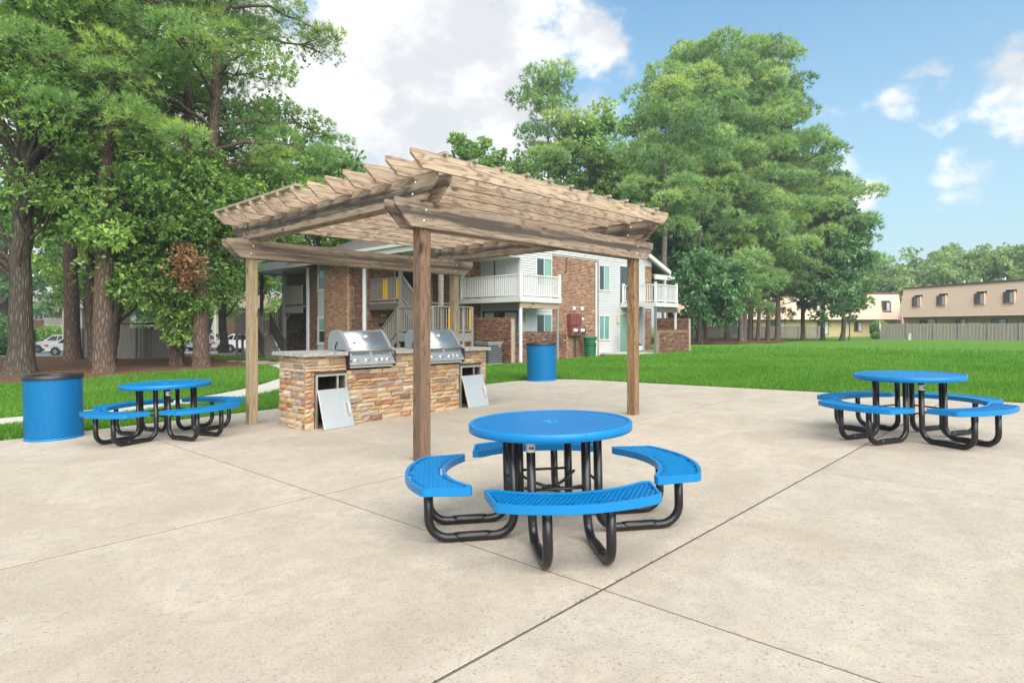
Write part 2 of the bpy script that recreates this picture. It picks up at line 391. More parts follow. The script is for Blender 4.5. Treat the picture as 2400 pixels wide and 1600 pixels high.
ST_ = ((0, (.22, .13, .095)), (.10, (.40, .21, .125)), (.20, (.48, .30, .16)), (.34, (.52, .39, .25)), (.52, (.56, .45, .31)), (.68, (.48, .36, .24)), (.80, (.37, .24, .17)), (.9, (.34, .275, .24)), (1, (.60, .51, .38)))
M['recess'] = mat('joint_shadow_mortar', (.10, .078, .058), .95)  # darkened core: shadow in the open stone joints put into the mortar colour
M['stone'] = ramp_random('ledge_stone', ST_, .85, grain=26)
M['capstone'] = m_concrete('grey_flagstone', (.43, .42, .385), .35, (.34, .33, .29), .5)
# ================================================================ GROUND
def sheet(name, xs, ys, zfn, m, parent=None):
    X, Y = np.meshgrid(xs, ys); Z = zfn(X, Y)
    v = np.stack([X, Y, Z], -1).reshape(-1, 3); nx, ny = len(xs), len(ys)
    i = (np.arange(ny-1)[:, None]*nx + np.arange(nx-1)[None]).ravel()
    me = npmesh(name, v, np.stack([i, i+1, i+nx+1, i+nx], -1).ravel(), 4)
    return put(name, me, m, parent, True)
def axis(a, b, near, far):
    o = [0.]
    while o[-1] < b: o.append(o[-1] + near + far*max(0, o[-1]-30))
    n = [0.]
    while n[-1] > a: n.append(n[-1] - near - far*max(0, -n[-1]-30))
    return np.array(sorted(set(n+o)))
tag(sheet('lawn', axis(-600, 600, 1., .08), axis(-30, 1500, 1., .08), lambda X, Y: G(X, Y)-.035, M['lawn']), kind='structure')

# concrete patio: one slab of poured panels with open joints
patio = thing('patio', None, None); tag(patio, kind='structure')
AE = [-7.2, -3.9, -.68, 2.81, 6.28, 9.72, 13.2]; BE = [-7.2, -4.1, -1.08, 2.0, 5.05, 8.2, 11.42]
def panel(a0, a1, b0, b1, rnd=None):
    gp = .0065; g0 = g1 = .0105
    poly = [(a0+gp, b0+g0), (a1-gp, b0+g0), (a1-gp, b1-g1), (a0+gp, b1-g1)]
    if rnd:
        r = rnd; cx, cy = a1-gp-r, b1-gp-r
        poly[2:3] = [(cx+r*math.cos(t*PI/16), cy+r*math.sin(t*PI/16)) for t in range(9)]
    c = W((a0+a1)/2, (b0+b1)/2)
    mb = MB()
    mb.prism(poly, -.11, 0, lambda u, v, h: (lambda p: (p.x-c.x, p.y-c.y, .0238*p.x + h))(W(u, v)))
    mb.build('concrete_panel', M['concrete'], patio, loc=(c.x, c.y, 0), bevel=.003)
for i in range(len(AE)-1):
    for j in range(len(BE)-1):
        panel(AE[i], AE[i+1], BE[j], BE[j+1], 1.5 if (i, j) == (5, 5) else None)
mb = MB(); mb.prism([(-7.1, -7.1), (13.1, -7.1), (13.1, 9.8), (11.6, 11.3), (-7.1, 11.3)], -.035, -.0035, lambda u, v, h: (lambda p: (p.x, p.y, .0238*p.x+h))(W(u, v)))
mb.build('joint_filler', M['joint'], patio)
# dirt and broken edges along the old crack joint
def crumbs():
    v, f = [], []
    rr = random.Random(3)
    for _ in range(420):
        a = rr.uniform(-3, 13); b = 2.0 + rr.gauss(0, .011); p = W(a, b); s = rr.uniform(.002, .007)
        z = .0238*p.x + .002; o = len(v)
        for k in range(5):
            t = k*2*PI/5 + rr.random(); v.append((p.x+s*math.cos(t), p.y+s*math.sin(t)*.8, z))
        v.append((p.x, p.y, z+s*.5)); f += [(o+k, o+(k+1) % 5, o+5) for k in range(5)]
    mb = MB(); mb.v, mb.f = v, f
    tag(mb.build('joint_grit', M['joint'], patio), kind='stuff')
crumbs()

# path through the lawn to the building stairs
def ribbon(name, pts, w0, m, lift=.0, thick=.08):
    P = [W(a, b) for a, b in pts]; S = []
    for i in range(len(P)-1):
        for k in range(6): 
            t = k/6; p0, p1, p2, p3 = P[max(i-1, 0)], P[i], P[i+1], P[min(i+2, len(P)-1)]
            S.append(.5*((2*p1)+(p2-p0)*t+(2*p0-5*p1+4*p2-p3)*t*t+(3*p1-p0-3*p2+p3)*t**3))
    S.append(P[-1]); mb = MB(); n = len(S)
    for i, p in enumerate(S):
        d = (S[min(i+1, n-1)]-S[max(i-1, 0)]).normalized(); nn = Vector((-d.y, d.x, 0))*w0/2
        for q in (p+nn, p-nn):
            mb.v.append((q.x, q.y, g(q.x, q.y)+lift)); mb.v.append((q.x, q.y, g(q.x, q.y)+lift-thick))
    for i in range(n-1):
        o = 4*i
        mb.f += [(o, o+2, o+6, o+4), (o+1, o, o+4, o+5), (o+2, o+3, o+7, o+6)]
    return tag(mb.build(name, m), kind='structure')
PATH = [(-9, 14.6), (-4, 14.3), (1.5, 14.0), (3.6, 14.05), (5.9, 14.7), (8.2, 16.6), (10.4, 19.6), (11.6, 23.5), (11.9, 29.0)]
ribbon('path', PATH, 1.25, M['path'], .0)

def inside(poly, x, y):
    r = np.zeros(np.shape(x), bool); n = len(poly)
    for i in range(n):
        (x0, y0), (x1, y1) = poly[i], poly[(i+1) % n]
        if y0 == y1: continue
        r ^= ((y0 > y) != (y1 > y)) & (x < (x1-x0)*(y-y0)/(y1-y0)+x0)
    return r
def bed(name, poly, m, lift=.0, step=.35, bump=.05, seed=1):
    xs = [p[0] for p in poly]; ys = [p[1] for p in poly]
    gx = np.arange(min(xs), max(xs)+step, step); gy = np.arange(min(ys), max(ys)+step, step)
    X, Y = np.meshgrid(gx, gy); rr = np.random.default_rng(seed)
    Z = G(X, Y) + lift + rr.random(X.shape)*bump
    v = np.stack([X, Y, Z], -1).reshape(-1, 3); nx = len(gx)
    i = (np.arange(len(gy)-1)[:, None]*nx+np.arange(nx-1)[None])
    k = inside(poly, (X[:-1, :-1]+step/2 + (rr.random(i.shape)-.5)*.3), Y[:-1, :-1]+step/2 + (rr.random(i.shape)-.5)*.3)
    i = i[k]
    o = put(name, npmesh(name, v, np.stack([i, i+1, i+nx+1, i+nx], -1).ravel(), 4), m, None, True)
    return tag(o, kind='structure')
MULCH = [(-40, 15.5), (-20, 17.2), (-13.9, 18.8), (-13.2, 20.6), (-11.6, 22.2), (-10.3, 23.4), (-9.3, 25.2), (-10.8, 28.2), (-14.5, 30.2), (-16, 33), (-24, 33.5), (-40, 30)]
bed('mulch_bed', MULCH, M['mulch'], -.03)
MULCH2 = [(12.2, 46.5), (17, 47.5), (22, 52), (27, 60), (31.5, 66.5), (30, 71), (24, 74), (14, 72), (11, 60)]
bed('pine_straw_bed', MULCH2, M['mulch'], -.03, .6, .06, 2)
LOT = [(-75, 40), (-30, 34.6), (-20, 34.4), (-15.5, 34.2), (-13.5, 36), (-13.5, 64), (-75, 72)]
bed('parking_lot', LOT, M['asphalt'], .0, 1., 0)
mb = MB()                                                            # kerb along the lot
for i in range(24):
    x0, x1 = -16.2+i*.26-.0, 0; 
kp = [(-24, 34.1), (-15.2, 33.6), (-12.9, 33.3), (-10.5, 33.0)]
P = [Vector((x, y, 0)) for x, y in kp]
for i in range(len(P)-1):
    d = (P[i+1]-P[i]).normalized(); nn = Vector((-d.y, d.x, 0))*.09; vs = []
    for q in (P[i]-nn, P[i+1]-nn, P[i+1]+nn, P[i]+nn): vs.append((q.x, q.y, g(q.x, q.y)-.05))
    for q in (P[i]-nn, P[i+1]-nn, P[i+1]+nn, P[i]+nn): vs.append((q.x, q.y, g(q.x, q.y)+.13))
    mb.add(vs, ((3,2,1,0),(4,5,6,7),(0,1,5,4),(1,2,6,5),(2,3,7,6),(3,0,4,7)))
tag(mb.build('kerb', M['path'], bevel=.02), kind='structure')

# ---- grass blades on the nearer lawn (nobody could count them)
def grass():
    rr = np.random.default_rng(5); n = 1900000
    r = 8.5 + 36*rr.random(n)**1.25; th = (rr.random(n)-.5)*1.55
    x = r*np.sin(th); y = r*np.cos(th)
    a = x*CT+y*ST; b = -x*ST+y*CT
    k = (y > 7) & (np.abs(x) < .88*y+1) & ~((a < 13.22) & (b < 11.44) & ~((a > 12.9) & (b > 11.1)))
    k &= ~inside([(p[0], p[1]) for p in MULCH], x, y)
    k &= ~((a > 13.2) & (b > 16.6) & (a < 31)) 
    PA = np.array([(p.x, p.y) for p in (W(*q) for q in PATH)])
    for i in range(len(PA)-1):
        d = PA[i+1]-PA[i]; t = np.clip(((x-PA[i, 0])*d[0]+(y-PA[i, 1])*d[1])/(d@d), 0, 1)
        k &= np.hypot(x-PA[i, 0]-t*d[0], y-PA[i, 1]-t*d[1]) > .63
    k &= rr.random(n) < np.clip(1.2-(r-8)/30, 0, 1)*(1-smst(r, 27, 44)*.9)
    x, y, r = x[k], y[k], r[k]; n = len(x)
    if n > 420000: x, y, r = x[:420000], y[:420000], r[:420000]; n = 420000
    z = G(x, y)-.04; hgt = (.045+.05*rr.random(n))*(1+.02*r); wd = .006+.0006*r
    an = rr.random(n)*PI*2; lean = (rr.random((n, 2))-.5)*hgt[:, None]*1.1
    v = np.empty((n, 3, 3))
    v[:, 0] = np.stack([x-np.cos(an)*wd, y-np.sin(an)*wd, z], -1); v[:, 1] = np.stack([x+np.cos(an)*wd, y+np.sin(an)*wd, z], -1)
    v[:, 2] = np.stack([x+lean[:, 0], y+lean[:, 1], z+hgt], -1)
    patch = .5+.5*np.sin(x*.9+1.7*np.sin(y*.6))*np.sin(y*.8+1.3*np.sin(x*.5))
    val = np.clip(.25+.3*patch+.35*(rr.random(n)-.3), 0, 1)
    o = put('lawn_grass', npmesh('lawn_grass', v.reshape(-1, 3), np.arange(3*n), 3, val), M['blade'])
    tag(o, kind='stuff')
grass()

# ================================================================ PERGOLA
AF, BF, AR, BL = 4.267, 5.470, 8.519, 9.832        # post centres along the two axes
ZT = 1.0764 + EYE                                   # underside of the lower beams
HB = .288; ZU = ZT+HB; ZR = ZU+HB-.035
pc = W((AF+AR)/2, (BF+BL)/2)
perg = thing('pergola', 'weathered timber pergola over the stone grill counter', 'pergola', (pc.x, pc.y, g(pc.x, pc.y)), YAW)
PZ = perg.location.z; PA0, PB0 = (AF+AR)/2, (BF+BL)/2
def bolts(parent, pts, face):
    for p in pts:
        mb = MB(); mb.lathe([(0, .011), (.010, .009), (.017, .003), (.018, 0)], 10)
        mb.build('bolt', M['galv'], parent, True, loc=p, rot=face)
for (a, b, mk, nm) in ((AF, BF, 'post_dark', 'brown'), (AF, BL, 'post_pale', 'pale'), (AR, BF, 'post_gold', 'golden'), (AR, BL, 'post_pale', 'pale')):
    z0 = gab(a, b)-.004; z1 = ZR-.02
    L_ = z1-z0
    o = MB().box(-L_/2, L_/2, -.07, .07, -.07, .07).build('post', M[mk], perg, loc=(a-PA0, b-PB0, (z0+z1)/2-PZ), rot=(0, -PI/2, 0), bevel=.006)
def board(name, mk, L_, h, th, cut, vert, loc, rotz, z, flip=False):
    """plank along x with both lower corners cut off at a slant; origin at its middle"""
    x = L_/2
    poly = [(-x, h/2), (-x, h/2-vert), (-x+cut, -h/2), (x-cut, -h/2), (x, h/2-vert), (x, h/2)]
    mb = MB(); mb.prism(poly, -th/2, th/2, lambda u, v, w_: (u, -w_, v))
    return mb.build(name, M[mk], perg, loc=(loc[0]-PA0, loc[1]-PB0, z-PZ), rot=(0, 0, rotz), bevel=.004)
a0, a1 = 3.84, 8.95; b0, b1 = 5.09, 10.33
for b in (BF, BL):
    for s in (-1, 1):
        o = board('lower_beam', 'beam', a1-a0, HB, .038, .21, .09, ((a0+a1)/2, b+s*.0895), 0, ZT+HB/2)
        if s < 0:
            for a in (AF, AR):
                bolts(o, [(a-(a0+a1)/2-.02, -.0195, .05), (a-(a0+a1)/2-.05, -.0195, -.07)], (PI/2, 0, 0))
for a in (AF, AR):
    for s in (-1, 1):
        o = board('upper_beam', 'beam', b1-b0, HB, .038, .21, .09, (a+s*.0895, (b0+b1)/2), PI/2, ZU+HB/2)
        if s < 0:
            for b in (BF, BL):
                bolts(o, [(b-(b0+b1)/2-.02, .0195, .06), (b-(b0+b1)/2+.03, .0195, -.06)], (-PI/2, 0, 0))
for i in range(13):
    b = 5.03+.019 + i*.4215; j = R.uniform(-.012, .012)
    board('rafter', 'rafter', 5.06, .184, .038, .15, .055, (6.33+j, b), 0, ZR+.092)
for i in range(11):                                                    # thin laths across the rafters
    a = 4.22 + i*.425; L_ = 5.18
    MB().box(-L_/2, L_/2, -.024, .024, -.0165, .0165).build('lath', M['slat'], perg, loc=(a-PA0, 7.57-PB0, ZR+.2015-PZ), rot=(0, 0, PI/2), bevel=.003)
MB().box(-1.35, 1.35, -.044, .044, -.0165, .0165).build('lath', M['slat'], perg, loc=(3.86-PA0, 8.85-PB0, ZR+.2015-PZ), rot=(0, 0, PI/2), bevel=.003)

# ================================================================ GRILL COUNTER
CA0, CA1, CB0, CB1 = 4.47, 8.14, 8.47, 9.38
ZC = EYE - .446                                      # top of the stonework
cc = W((CA0+CA1)/2, (CB0+CB1)/2)
counter = thing('grill_counter', 'outdoor kitchen counter of stacked ledge stone with grey flagstone top', 'counter', (cc.x, cc.y, g(cc.x, cc.y)), YAW)
K0, K1, KZ = (CA0+CA1)/2, (CB0+CB1)/2, counter.location.z
zg = gab(CA0, CB0)-KZ
DO1, DO2 = (4.66, 5.12), (7.52, 7.98); ZD = EYE-.75-KZ
G1, G2 = (5.15, 5.99), (6.66, 7.50)
# core, left hollow behind the two door openings
core = MB()
q = .035
def cb(x0, x1, y0, y1, z0, z1): core.box(x0-K0, x1-K0, y0-K1, y1-K1, z0, z1)
zb = zg-.06; zt = ZC-KZ
cb(CA0+q, CA1-q, CB0+.5, CB1-q, zb, zt)
xs = [CA0+q, DO1[0], DO1[1], DO2[0], DO2[1], CA1-q]
cb(xs[0], xs[1], CB0+q, CB0+.5, zb, zt); cb(xs[2], xs[3], CB0+q, CB0+.5, zb, zt-.25); cb(xs[4], xs[5], CB0+q, CB0+.5, zb, zt)
for d in (DO1, DO2): cb(d[0], d[1], CB0+q, CB0+.5, ZD, zt)
core.build('core', M['recess'], counter)
for d in (DO1, DO2):
    box('cabinet_liner', M['dark'], counter, d[0]-K0, d[1]-K0, CB0+.46-K1, CB0+.49-K1, zb, ZD)
def stone_mesh(w_, h, dep, rr):
    """rough block: split face towards -y, back at y = 0"""
    nx, nz = (4, 3) if w_ > .16 else (3, 3); dep = dep+rr.uniform(-.018, .016)
    v, f = [], []
    for iz in range(nz):
        for ix in range(nx):
            u, t = ix/(nx-1), iz/(nz-1)
            ed = ix in (0, nx-1) or iz in (0, nz-1)
            y = -dep*(.52 if ed else 1)*rr.uniform(.72, 1.1)
            jx = rr.uniform(-.010, .010); jz = rr.uniform(-.005, .005)
            v.append(((u-.5)*w_+(jx if ix not in (0, nx-1) else jx*.5), y, (t-.5)*h+jz*(.6 if iz in (0, nz-1) else 1)))
    for ix, iz in ((0, 0), (nx-1, 0), (nx-1, nz-1), (0, nz-1)): v.append(((ix/(nx-1)-.5)*w_, .01, (iz/(nz-1)-.5)*h))
    for iz in range(nz-1):
        for ix in range(nx-1): o = iz*nx+ix; f.append((o, o+1, o+nx+1, o+nx))
    B = nx*nz
    f.append((*range(nx-1, -1, -1), B, B+1)); f.append((*[nx*(nz-1)+i for i in range(nx)], B+2, B+3))
    f.append((*[i*nx for i in range(nz)], B+3, B)); f.append((*[i*nx+nx-1 for i in range(nz-1, -1, -1)], B+1, B+2))
    me = bpy.data.meshes.new('stone'); me.from_pydata(v, [], f); me.update(); me.materials.append(M['stone']); return me
def lay(length, z0, z1, holes, place, rr, hmin=.035, hmax=.085, lmin=.11, lmax=.40):
    z = z0
    while z < z1-.02:
        h = min(rr.uniform(hmin, hmax), z1-z)
        if z1-z-h < .03: h = z1-z
        x = -rr.uniform(0, .1)
        while x < length-.01:
            l = rr.uniform(lmin, lmax)*(.75 if h < .05 else 1)
            xa, xb = max(x, 0), min(x+l, length)
            if length-xb < .06: xb = length
            segs = [(xa, xb)]
            for (ha, hb, hz0, hz1) in holes:
                if z+h*.6 > hz0 and z+h*.4 < hz1:
                    ns = []
                    for s0, s1 in segs:
                        if s1 <= ha or s0 >= hb: ns.append((s0, s1)); continue
                        if s0 < ha-.02: ns.append((s0, ha))
                        if s1 > hb+.02: ns.append((hb, s1))
                    segs = ns
            two = h > .092 and rr.random() < .3
            for s0, s1 in segs:
                if s1-s0 < .025: continue
                hs = ((z, h*.5), (z+h*.5, h*.5)) if two else ((z, h),)
                for zz, hh in hs: place((s0+s1)/2, zz+hh/2, s1-s0-.006, hh-.006)
            x = xb if xb < length else length
            if x >= length: break
        z += h
rs = random.Random(21)
ln = CA1-CA0
fr_h = [(DO1[0]-CA0-.045, DO1[1]-CA0+.045, zb, ZD+.035), (DO2[0]-CA0-.045, DO2[1]-CA0+.045, zb, ZD+.035),
        (G1[0]-CA0, G1[1]-CA0, zt-.205, zt+1), (G2[0]-CA0, G2[1]-CA0, zt-.205, zt+1)]
stones = []
lay(ln, zb, zt, fr_h, lambda x, z, w_, h: stones.append(put('stone', stone_mesh(w_, h, .045, rs), None, counter, False, (CA0+x-K0, CB0+q-K1, z), (0, 0, 0))), rs, .052, .11, .13, .38)
lay(CB1-CB0-.07, zb, zt, [], lambda x, z, w_, h: stones.append(put('stone', stone_mesh(w_, h, .045, rs), None, counter, False, (CA0+q-K0, CB1-.035-x-K1, z), (0, 0, -PI/2))), rs, .052, .11, .12, .32)
lay(CB1-CB0-.07, zb, zt, [], lambda x, z, w_, h: stones.append(put('stone', stone_mesh(w_, h, .045, rs), None, counter, False, (CA1-q-K0, CB0+.035+x-K1, z), (0, 0, PI/2))), rs, .05, .095, .2, .4)
print('stones', len(stones))
def slab(x0, x1, y0, y1, z0, z1, rr=random.Random(4)):
    """flagstone with a chipped edge"""
    pts = []
    def edge(p, q_, n):
        for i in range(n): t = i/n; pts.append((p[0]+(q_[0]-p[0])*t+rr.uniform(-.006, .006), p[1]+(q_[1]-p[1])*t+rr.uniform(-.006, .006)))
    edge((x0, y0), (x1, y0), max(2, int((x1-x0)/.05))); edge((x1, y0), (x1, y1), 14); edge((x1, y1), (x0, y1), max(2, int((x1-x0)/.05))); edge((x0, y1), (x0, y0), 14)
    mb = MB(); n = len(pts)
    mid = [(u+rr.uniform(-.007, .007), v+rr.uniform(-.007, .007)) for u, v in pts]
    mb.v = [(u, v, z0) for u, v in pts] + [(u, v, (z0+z1)/2+rr.uniform(-.008, .008)) for u, v in mid] + [(u, v, z1) for u, v in pts]
    mb.f = [tuple(range(n-1, -1, -1)), tuple(range(2*n, 3*n))]+[(k*n+i, k*n+(i+1) % n, (k+1)*n+(i+1) % n, (k+1)*n+i) for k in (0, 1) for i in range(n)]
    return mb.build('flagstone', M['capstone'], counter)
F0, F1 = CB0-.06-K1, CB1+.05-K1
for (x0, x1, y0) in ((CA0-.06, G1[0]-.002, F0), (G1[1]+.002, G2[0]-.002, F0), (G2[1]+.002, CA1+.06, F0), (G1[0], G1[1], CB0+.62-K1), (G2[0], G2[1], CB0+.62-K1)):
    slab(x0-K0, x1-K0, y0, F1, zt+.001, zt+.056)
for d in (DO1, DO2):                                                    # stainless frames of the two openings
    x0, x1 = d[0]-K0, d[1]-K0; y0, y1 = CB0-.012-K1, CB0+.06-K1
    mb = MB(); mb.box(x0-.035, x0, y0, y1, zb, ZD+.03); mb.box(x1, x1+.035, y0, y1, zb, ZD+.03); mb.box(x0, x1, y0, y1, ZD, ZD+.03)
    mb.build('door_frame', M['steel'], counter, bevel=.003)
    box('shelf_bracket', M['greysteel'], counter, x1-.085, x1-.05, CB0+.10-K1, CB0+.14-K1, zb, ZD-.005)

def leaning_door(a, label, sk):
    d0 = gab(a, CB0-.2); p = W(a, CB0-.195)
    t = thing('cabinet_door', label, 'door panel', (p.x, p.y, d0+.001), YAW)
    t.rotation_euler = (TILT @ Matrix.Rotation(YAW, 4, 'Z')).to_euler()
    piv = math.radians(-16.5)
    mb = MB(); mb.box(-.255, .255, -.012, .012, 0, .60); o = mb.build('panel', M[sk], t, rot=(piv, 0, 0), bevel=.004)
    mb = MB(); pth = fillet([(.19, -.012, .16), (.19, -.055, .18), (.19, -.068, .27), (.19, -.055, .36), (.19, -.012, .38)], .025, 4)
    mb.tube(pth, .011, 10); mb.build('handle', M['steel'], o, True)
leaning_door(4.91, 'unhinged stainless cabinet door leaning on the left end of the stone counter', 'steel')
leaning_door(7.77, 'unhinged stainless cabinet door leaning on the right end of the stone counter', 'greysteel')
def valve(a, z, label, cat, red):
    p = W(a, CB0-.045, z); t = thing('gas_valve', label, cat, p, YAW)
    mb = MB(); mb.lathe([(.016, 0), (.016, .012), (.007, .014), (.007, .035)], 12); mb.build('stem', M['galv'], t, True, rot=(PI/2, 0, 0))
    if red: box('tag_card', mat('yellow_card', (.62, .45, .14), .6), t, -.014, .014, -.036, -.032, -.09, .05); box('key', M['galv'], t, -.005, .005, -.045, -.036, -.06, .06, .002)
    else: box('key', M['galv'], t, -.035, .035, -.040, -.032, -.006, .006, .002)
valve(5.33, EYE-1.07, 'small metal gas key on the stone right of the left door', 'gas valve', False)
valve(7.34, EYE-.98, 'gas valve with yellow card beside the right door', 'gas valve', True)

def make_grill():
    """gas grill head set into the counter; x right, y towards the back, z = 0 at the stone top, origin at the front middle"""
    t = thing('gas_grill', '', 'grill')
    hw = .42
    # fire box sunk in the counter
    mb = MB(); mb.box(-hw+.012, hw-.012, .03, .58, -.20, .062); mb.build('fire_box', M['castgrey'], t, bevel=.004)
    # control panel: sloping face with a lip underneath
    prof = [(.03, .060), (-.005, .060), (-.022, -.015), (-.095, -.140), (-.095, -.152), (-.03, -.165), (.03, -.165)]
    mb = MB(); mb.prism(prof, -hw, hw, lambda u, v, h: (h, u, v)); mb.build('control_panel', M['steel'], t, bevel=.003)
    mb = MB(); mb.box(-hw+.02, hw-.03, -.055, .02, -.20, -.166); mb.build('drip_tray_lip', M['steel'], t, bevel=.002)
    for xx in (-hw-.0045, hw+.0045): box('side_cheek', M['blackplastic'], t, xx-.0035, xx+.0035, -.09, .03, -.19, .055)
    # slanted vents
    n_ = Vector((0, -math.cos(.22), math.sin(.22))); 
    for k in range(26):
        if k in (12, 13): continue
        x = -.335 + k*.0268; sl = .012 if k < 13 else -.012
        mb = MB(); mb.add([(x-.006-sl, -.0086, .045), (x+.006-sl, -.0086, .045), (x+.006+sl, -.0202, -.006), (x-.006+sl, -.0202, -.006)], ((0, 3, 2, 1),))
        for i, vv in enumerate(mb.v): mb.v[i] = (vv[0], vv[1]-.0015, vv[2])
        mb.build('vent_slot', M['dark'], t)
    # knobs on the slope
    dy, dz = -.073, -.125; nrm = Vector((0, dz, -dy)).normalized(); ang = math.atan2(-nrm.y, nrm.z)
    for x, s in ((-.285, 1), (-.09, 1), (.105, 1), (.205, .85), (.30, 1)):
        p = Vector((x, -.022+dy*.47, -.015+dz*.47)) + nrm*.001
        mb = MB(); mb.lathe([(0, .004), (.030*s, .004), (.036*s, 0)], 24); k = mb.build('bezel', M['chrome'], t, True, loc=p, rot=(ang, 0, 0))
        mb = MB(); mb.lathe([(0, .050), (.018*s, .050), (.024*s, .044), (.028*s, .008), (.028*s, .004)], 20)
        mb.build('knob', M['castgrey'], k, True)
        mb = MB(); mb.lathe([(.0285*s, .030), (.0285*s, .016), (.026*s, .016)], 20); mb.build('knob_ring', M['chrome'], k, True)
    mb = MB(); mb.lathe([(0, .012), (.012, .010), (.014, 0)], 12); mb.build('igniter', M['blackplastic'], t, True, loc=Vector((-.385, -.022+dy*.62, -.015+dz*.62)), rot=(ang, 0, 0))
    # hood: side profile, curved steel skin between cast end caps
    hood = [(.015, .078), (.028, .135), (.075, .205), (.135, .265), (.21, .345), (.255, .372), (.31, .385), (.40, .382), (.47, .365), (.52, .33), (.55, .27), (.56, .19), (.56, .078)]
    def smooth(pr, it=2):
        for _ in range(it):
            o = [pr[0]]
            for p, q_ in zip(pr, pr[1:]): o += [(p[0]*.75+q_[0]*.25, p[1]*.75+q_[1]*.25), (p[0]*.25+q_[0]*.75, p[1]*.25+q_[1]*.75)]
            pr = o+[pr[-1]]
        return pr
    hp = smooth(hood)
    mb = MB(); mb.prism(hp, -hw+.052, hw-.052, lambda u, v, h: (h, u, v)); lid = mb.build('hood', M['steel'], t, bevel=0)
    for p in lid.data.polygons: p.use_smooth = len(p.vertices) == 4
    big = [( .29+(u-.29)*1.045, .078+(v-.078)*1.035) for u, v in hp]
    for s in (-1, 1):
        mb = MB(); mb.prism(big, s*hw-.026, s*hw+.026, lambda u, v, h: (h-s*.03, u, v)); e = mb.build('hood_end', M['castgrey'], lid, bevel=.012)
    pth = fillet([(-hw+.002, .30, .075), (-hw+.002, .30, .15), (-hw+.002, .36, .185), (-hw+.002, .37, .22)], .02, 3)
    mb = MB(); mb.tube([(-hw-.008, .33, .085), (-hw-.008, .325, .14), (-hw-.008, .30, .18), (-hw-.008, .27, .20)], .008, 6); mb.build('rotisserie_slot', M['dark'], lid)
    # handle bar along the lower front edge
    mb = MB(); mb.tube([(-hw+.03, -.045, .075), (hw-.05, -.045, .075)], .021, 14); mb.build('handle', M['steel'], lid, True)
    for s in (-1, 1): MB().box(s*(hw-.025)-.03, s*(hw-.025)+.03, -.06, .05, .052, .12).build('handle_bracket', M['castgrey'], lid, bevel=.01)
    # thermometer badge
    sl = math.atan2(.37-.14, .24-.03); nn = Vector((0, -math.sin(sl), math.cos(sl))); rx = sl
    c = Vector((.0, .145, .276)) + nn*.012
    sh = [(-.062, -.022), (-.022, .040), (.040, .040), (.062, .022), (.022, -.040), (-.040, -.040)]
    mb = MB(); mb.prism(sh, -.012, .004, lambda u, v, h: (u, v, h)); b = mb.build('thermometer', M['castgrey'], lid, loc=c, rot=(rx, 0, 0), bevel=.006)
    mb = MB(); mb.lathe([(0, .006), (.030, .006), (.034, .004)], 24); mb.build('dial', M['sticker'], b, True)
    mb = MB(); mb.lathe([(.031, .005), (.037, .009), (.039, .004)], 24); mb.build('dial_ring', M['chrome'], b, True)
    mb = MB(); mb.box(-.002, .002, 0, .026, .0065, .0085); mb.build('needle', M['dark'], b, rot=(0, 0, .6))
    # small peaked emblem over a line of print, left on the hood
    c = Vector((-.245, .062, .183)) + nn*.004
    mb = MB(); mb.prism([(-.036, 0), (-.018, .016), (-.008, .011), (.004, .026), (.016, .013), (.036, 0), (.012, .005), (-.012, .005)], 0, .003, lambda u, v, h: (u, v, h))
    for k in range(8): mb.box(-.034+k*.0088, -.0285+k*.0088, -.012, -.004, 0, .003)
    mb.build('emblem', M['dark'], lid, loc=c, rot=(rx, 0, 0))
    return t
gr = make_grill()
p = W(sum(G1)/2, CB0-.005, ZC); gr.location = p; gr.rotation_euler = (0, 0, YAW); gr['group'] = 'gas grills in the stone counter'
gr2 = copy_tree(gr); p = W(sum(G2)/2, CB0-.005, ZC); gr2.location = p
gr['label'] = 'stainless gas grill with closed hood left of the front pergola post'
gr2['label'] = 'stainless gas grill half hidden behind the front pergola post'

# ================================================================ PICNIC TABLES
def lattice(poly_in, ca, px, py, bw, x0, x1, y0, y1):
    """expanded metal: diamond openings of pitch px by py, strands bw wide, only cells inside poly_in"""
    v, f = [], []; ny = int((y1-y0)/(py/2))+1; nx = int((x1-x0)/px)+2
    for j in range(ny):
        for i in range(nx):
            cx = x0 + i*px + (px/2 if j % 2 else 0); cy = y0 + j*py/2
            if not poly_in(cx, cy): continue
            o = len(v); k = 1-bw
            v += [(cx-px/2, cy, 0), (cx, cy-py/2, 0), (cx+px/2, cy, 0), (cx, cy+py/2, 0)]
            v += [(cx-px/2*k, cy, 0), (cx, cy-py/2*k, 0), (cx+px/2*k, cy, 0), (cx, cy+py/2*k, 0)]
            v += [(cx-px/2*k, cy, -.014), (cx, cy-py/2*k, -.014), (cx+px/2*k, cy, -.014), (cx, cy+py/2*k, -.014)]
            f += [(o+q_, o+(q_+1) % 4, o+4+(q_+1) % 4, o+4+q_) for q_ in range(4)] + [(o+4+q_, o+4+(q_+1) % 4, o+8+(q_+1) % 4, o+8+q_) for q_ in range(4)]
    return v, f
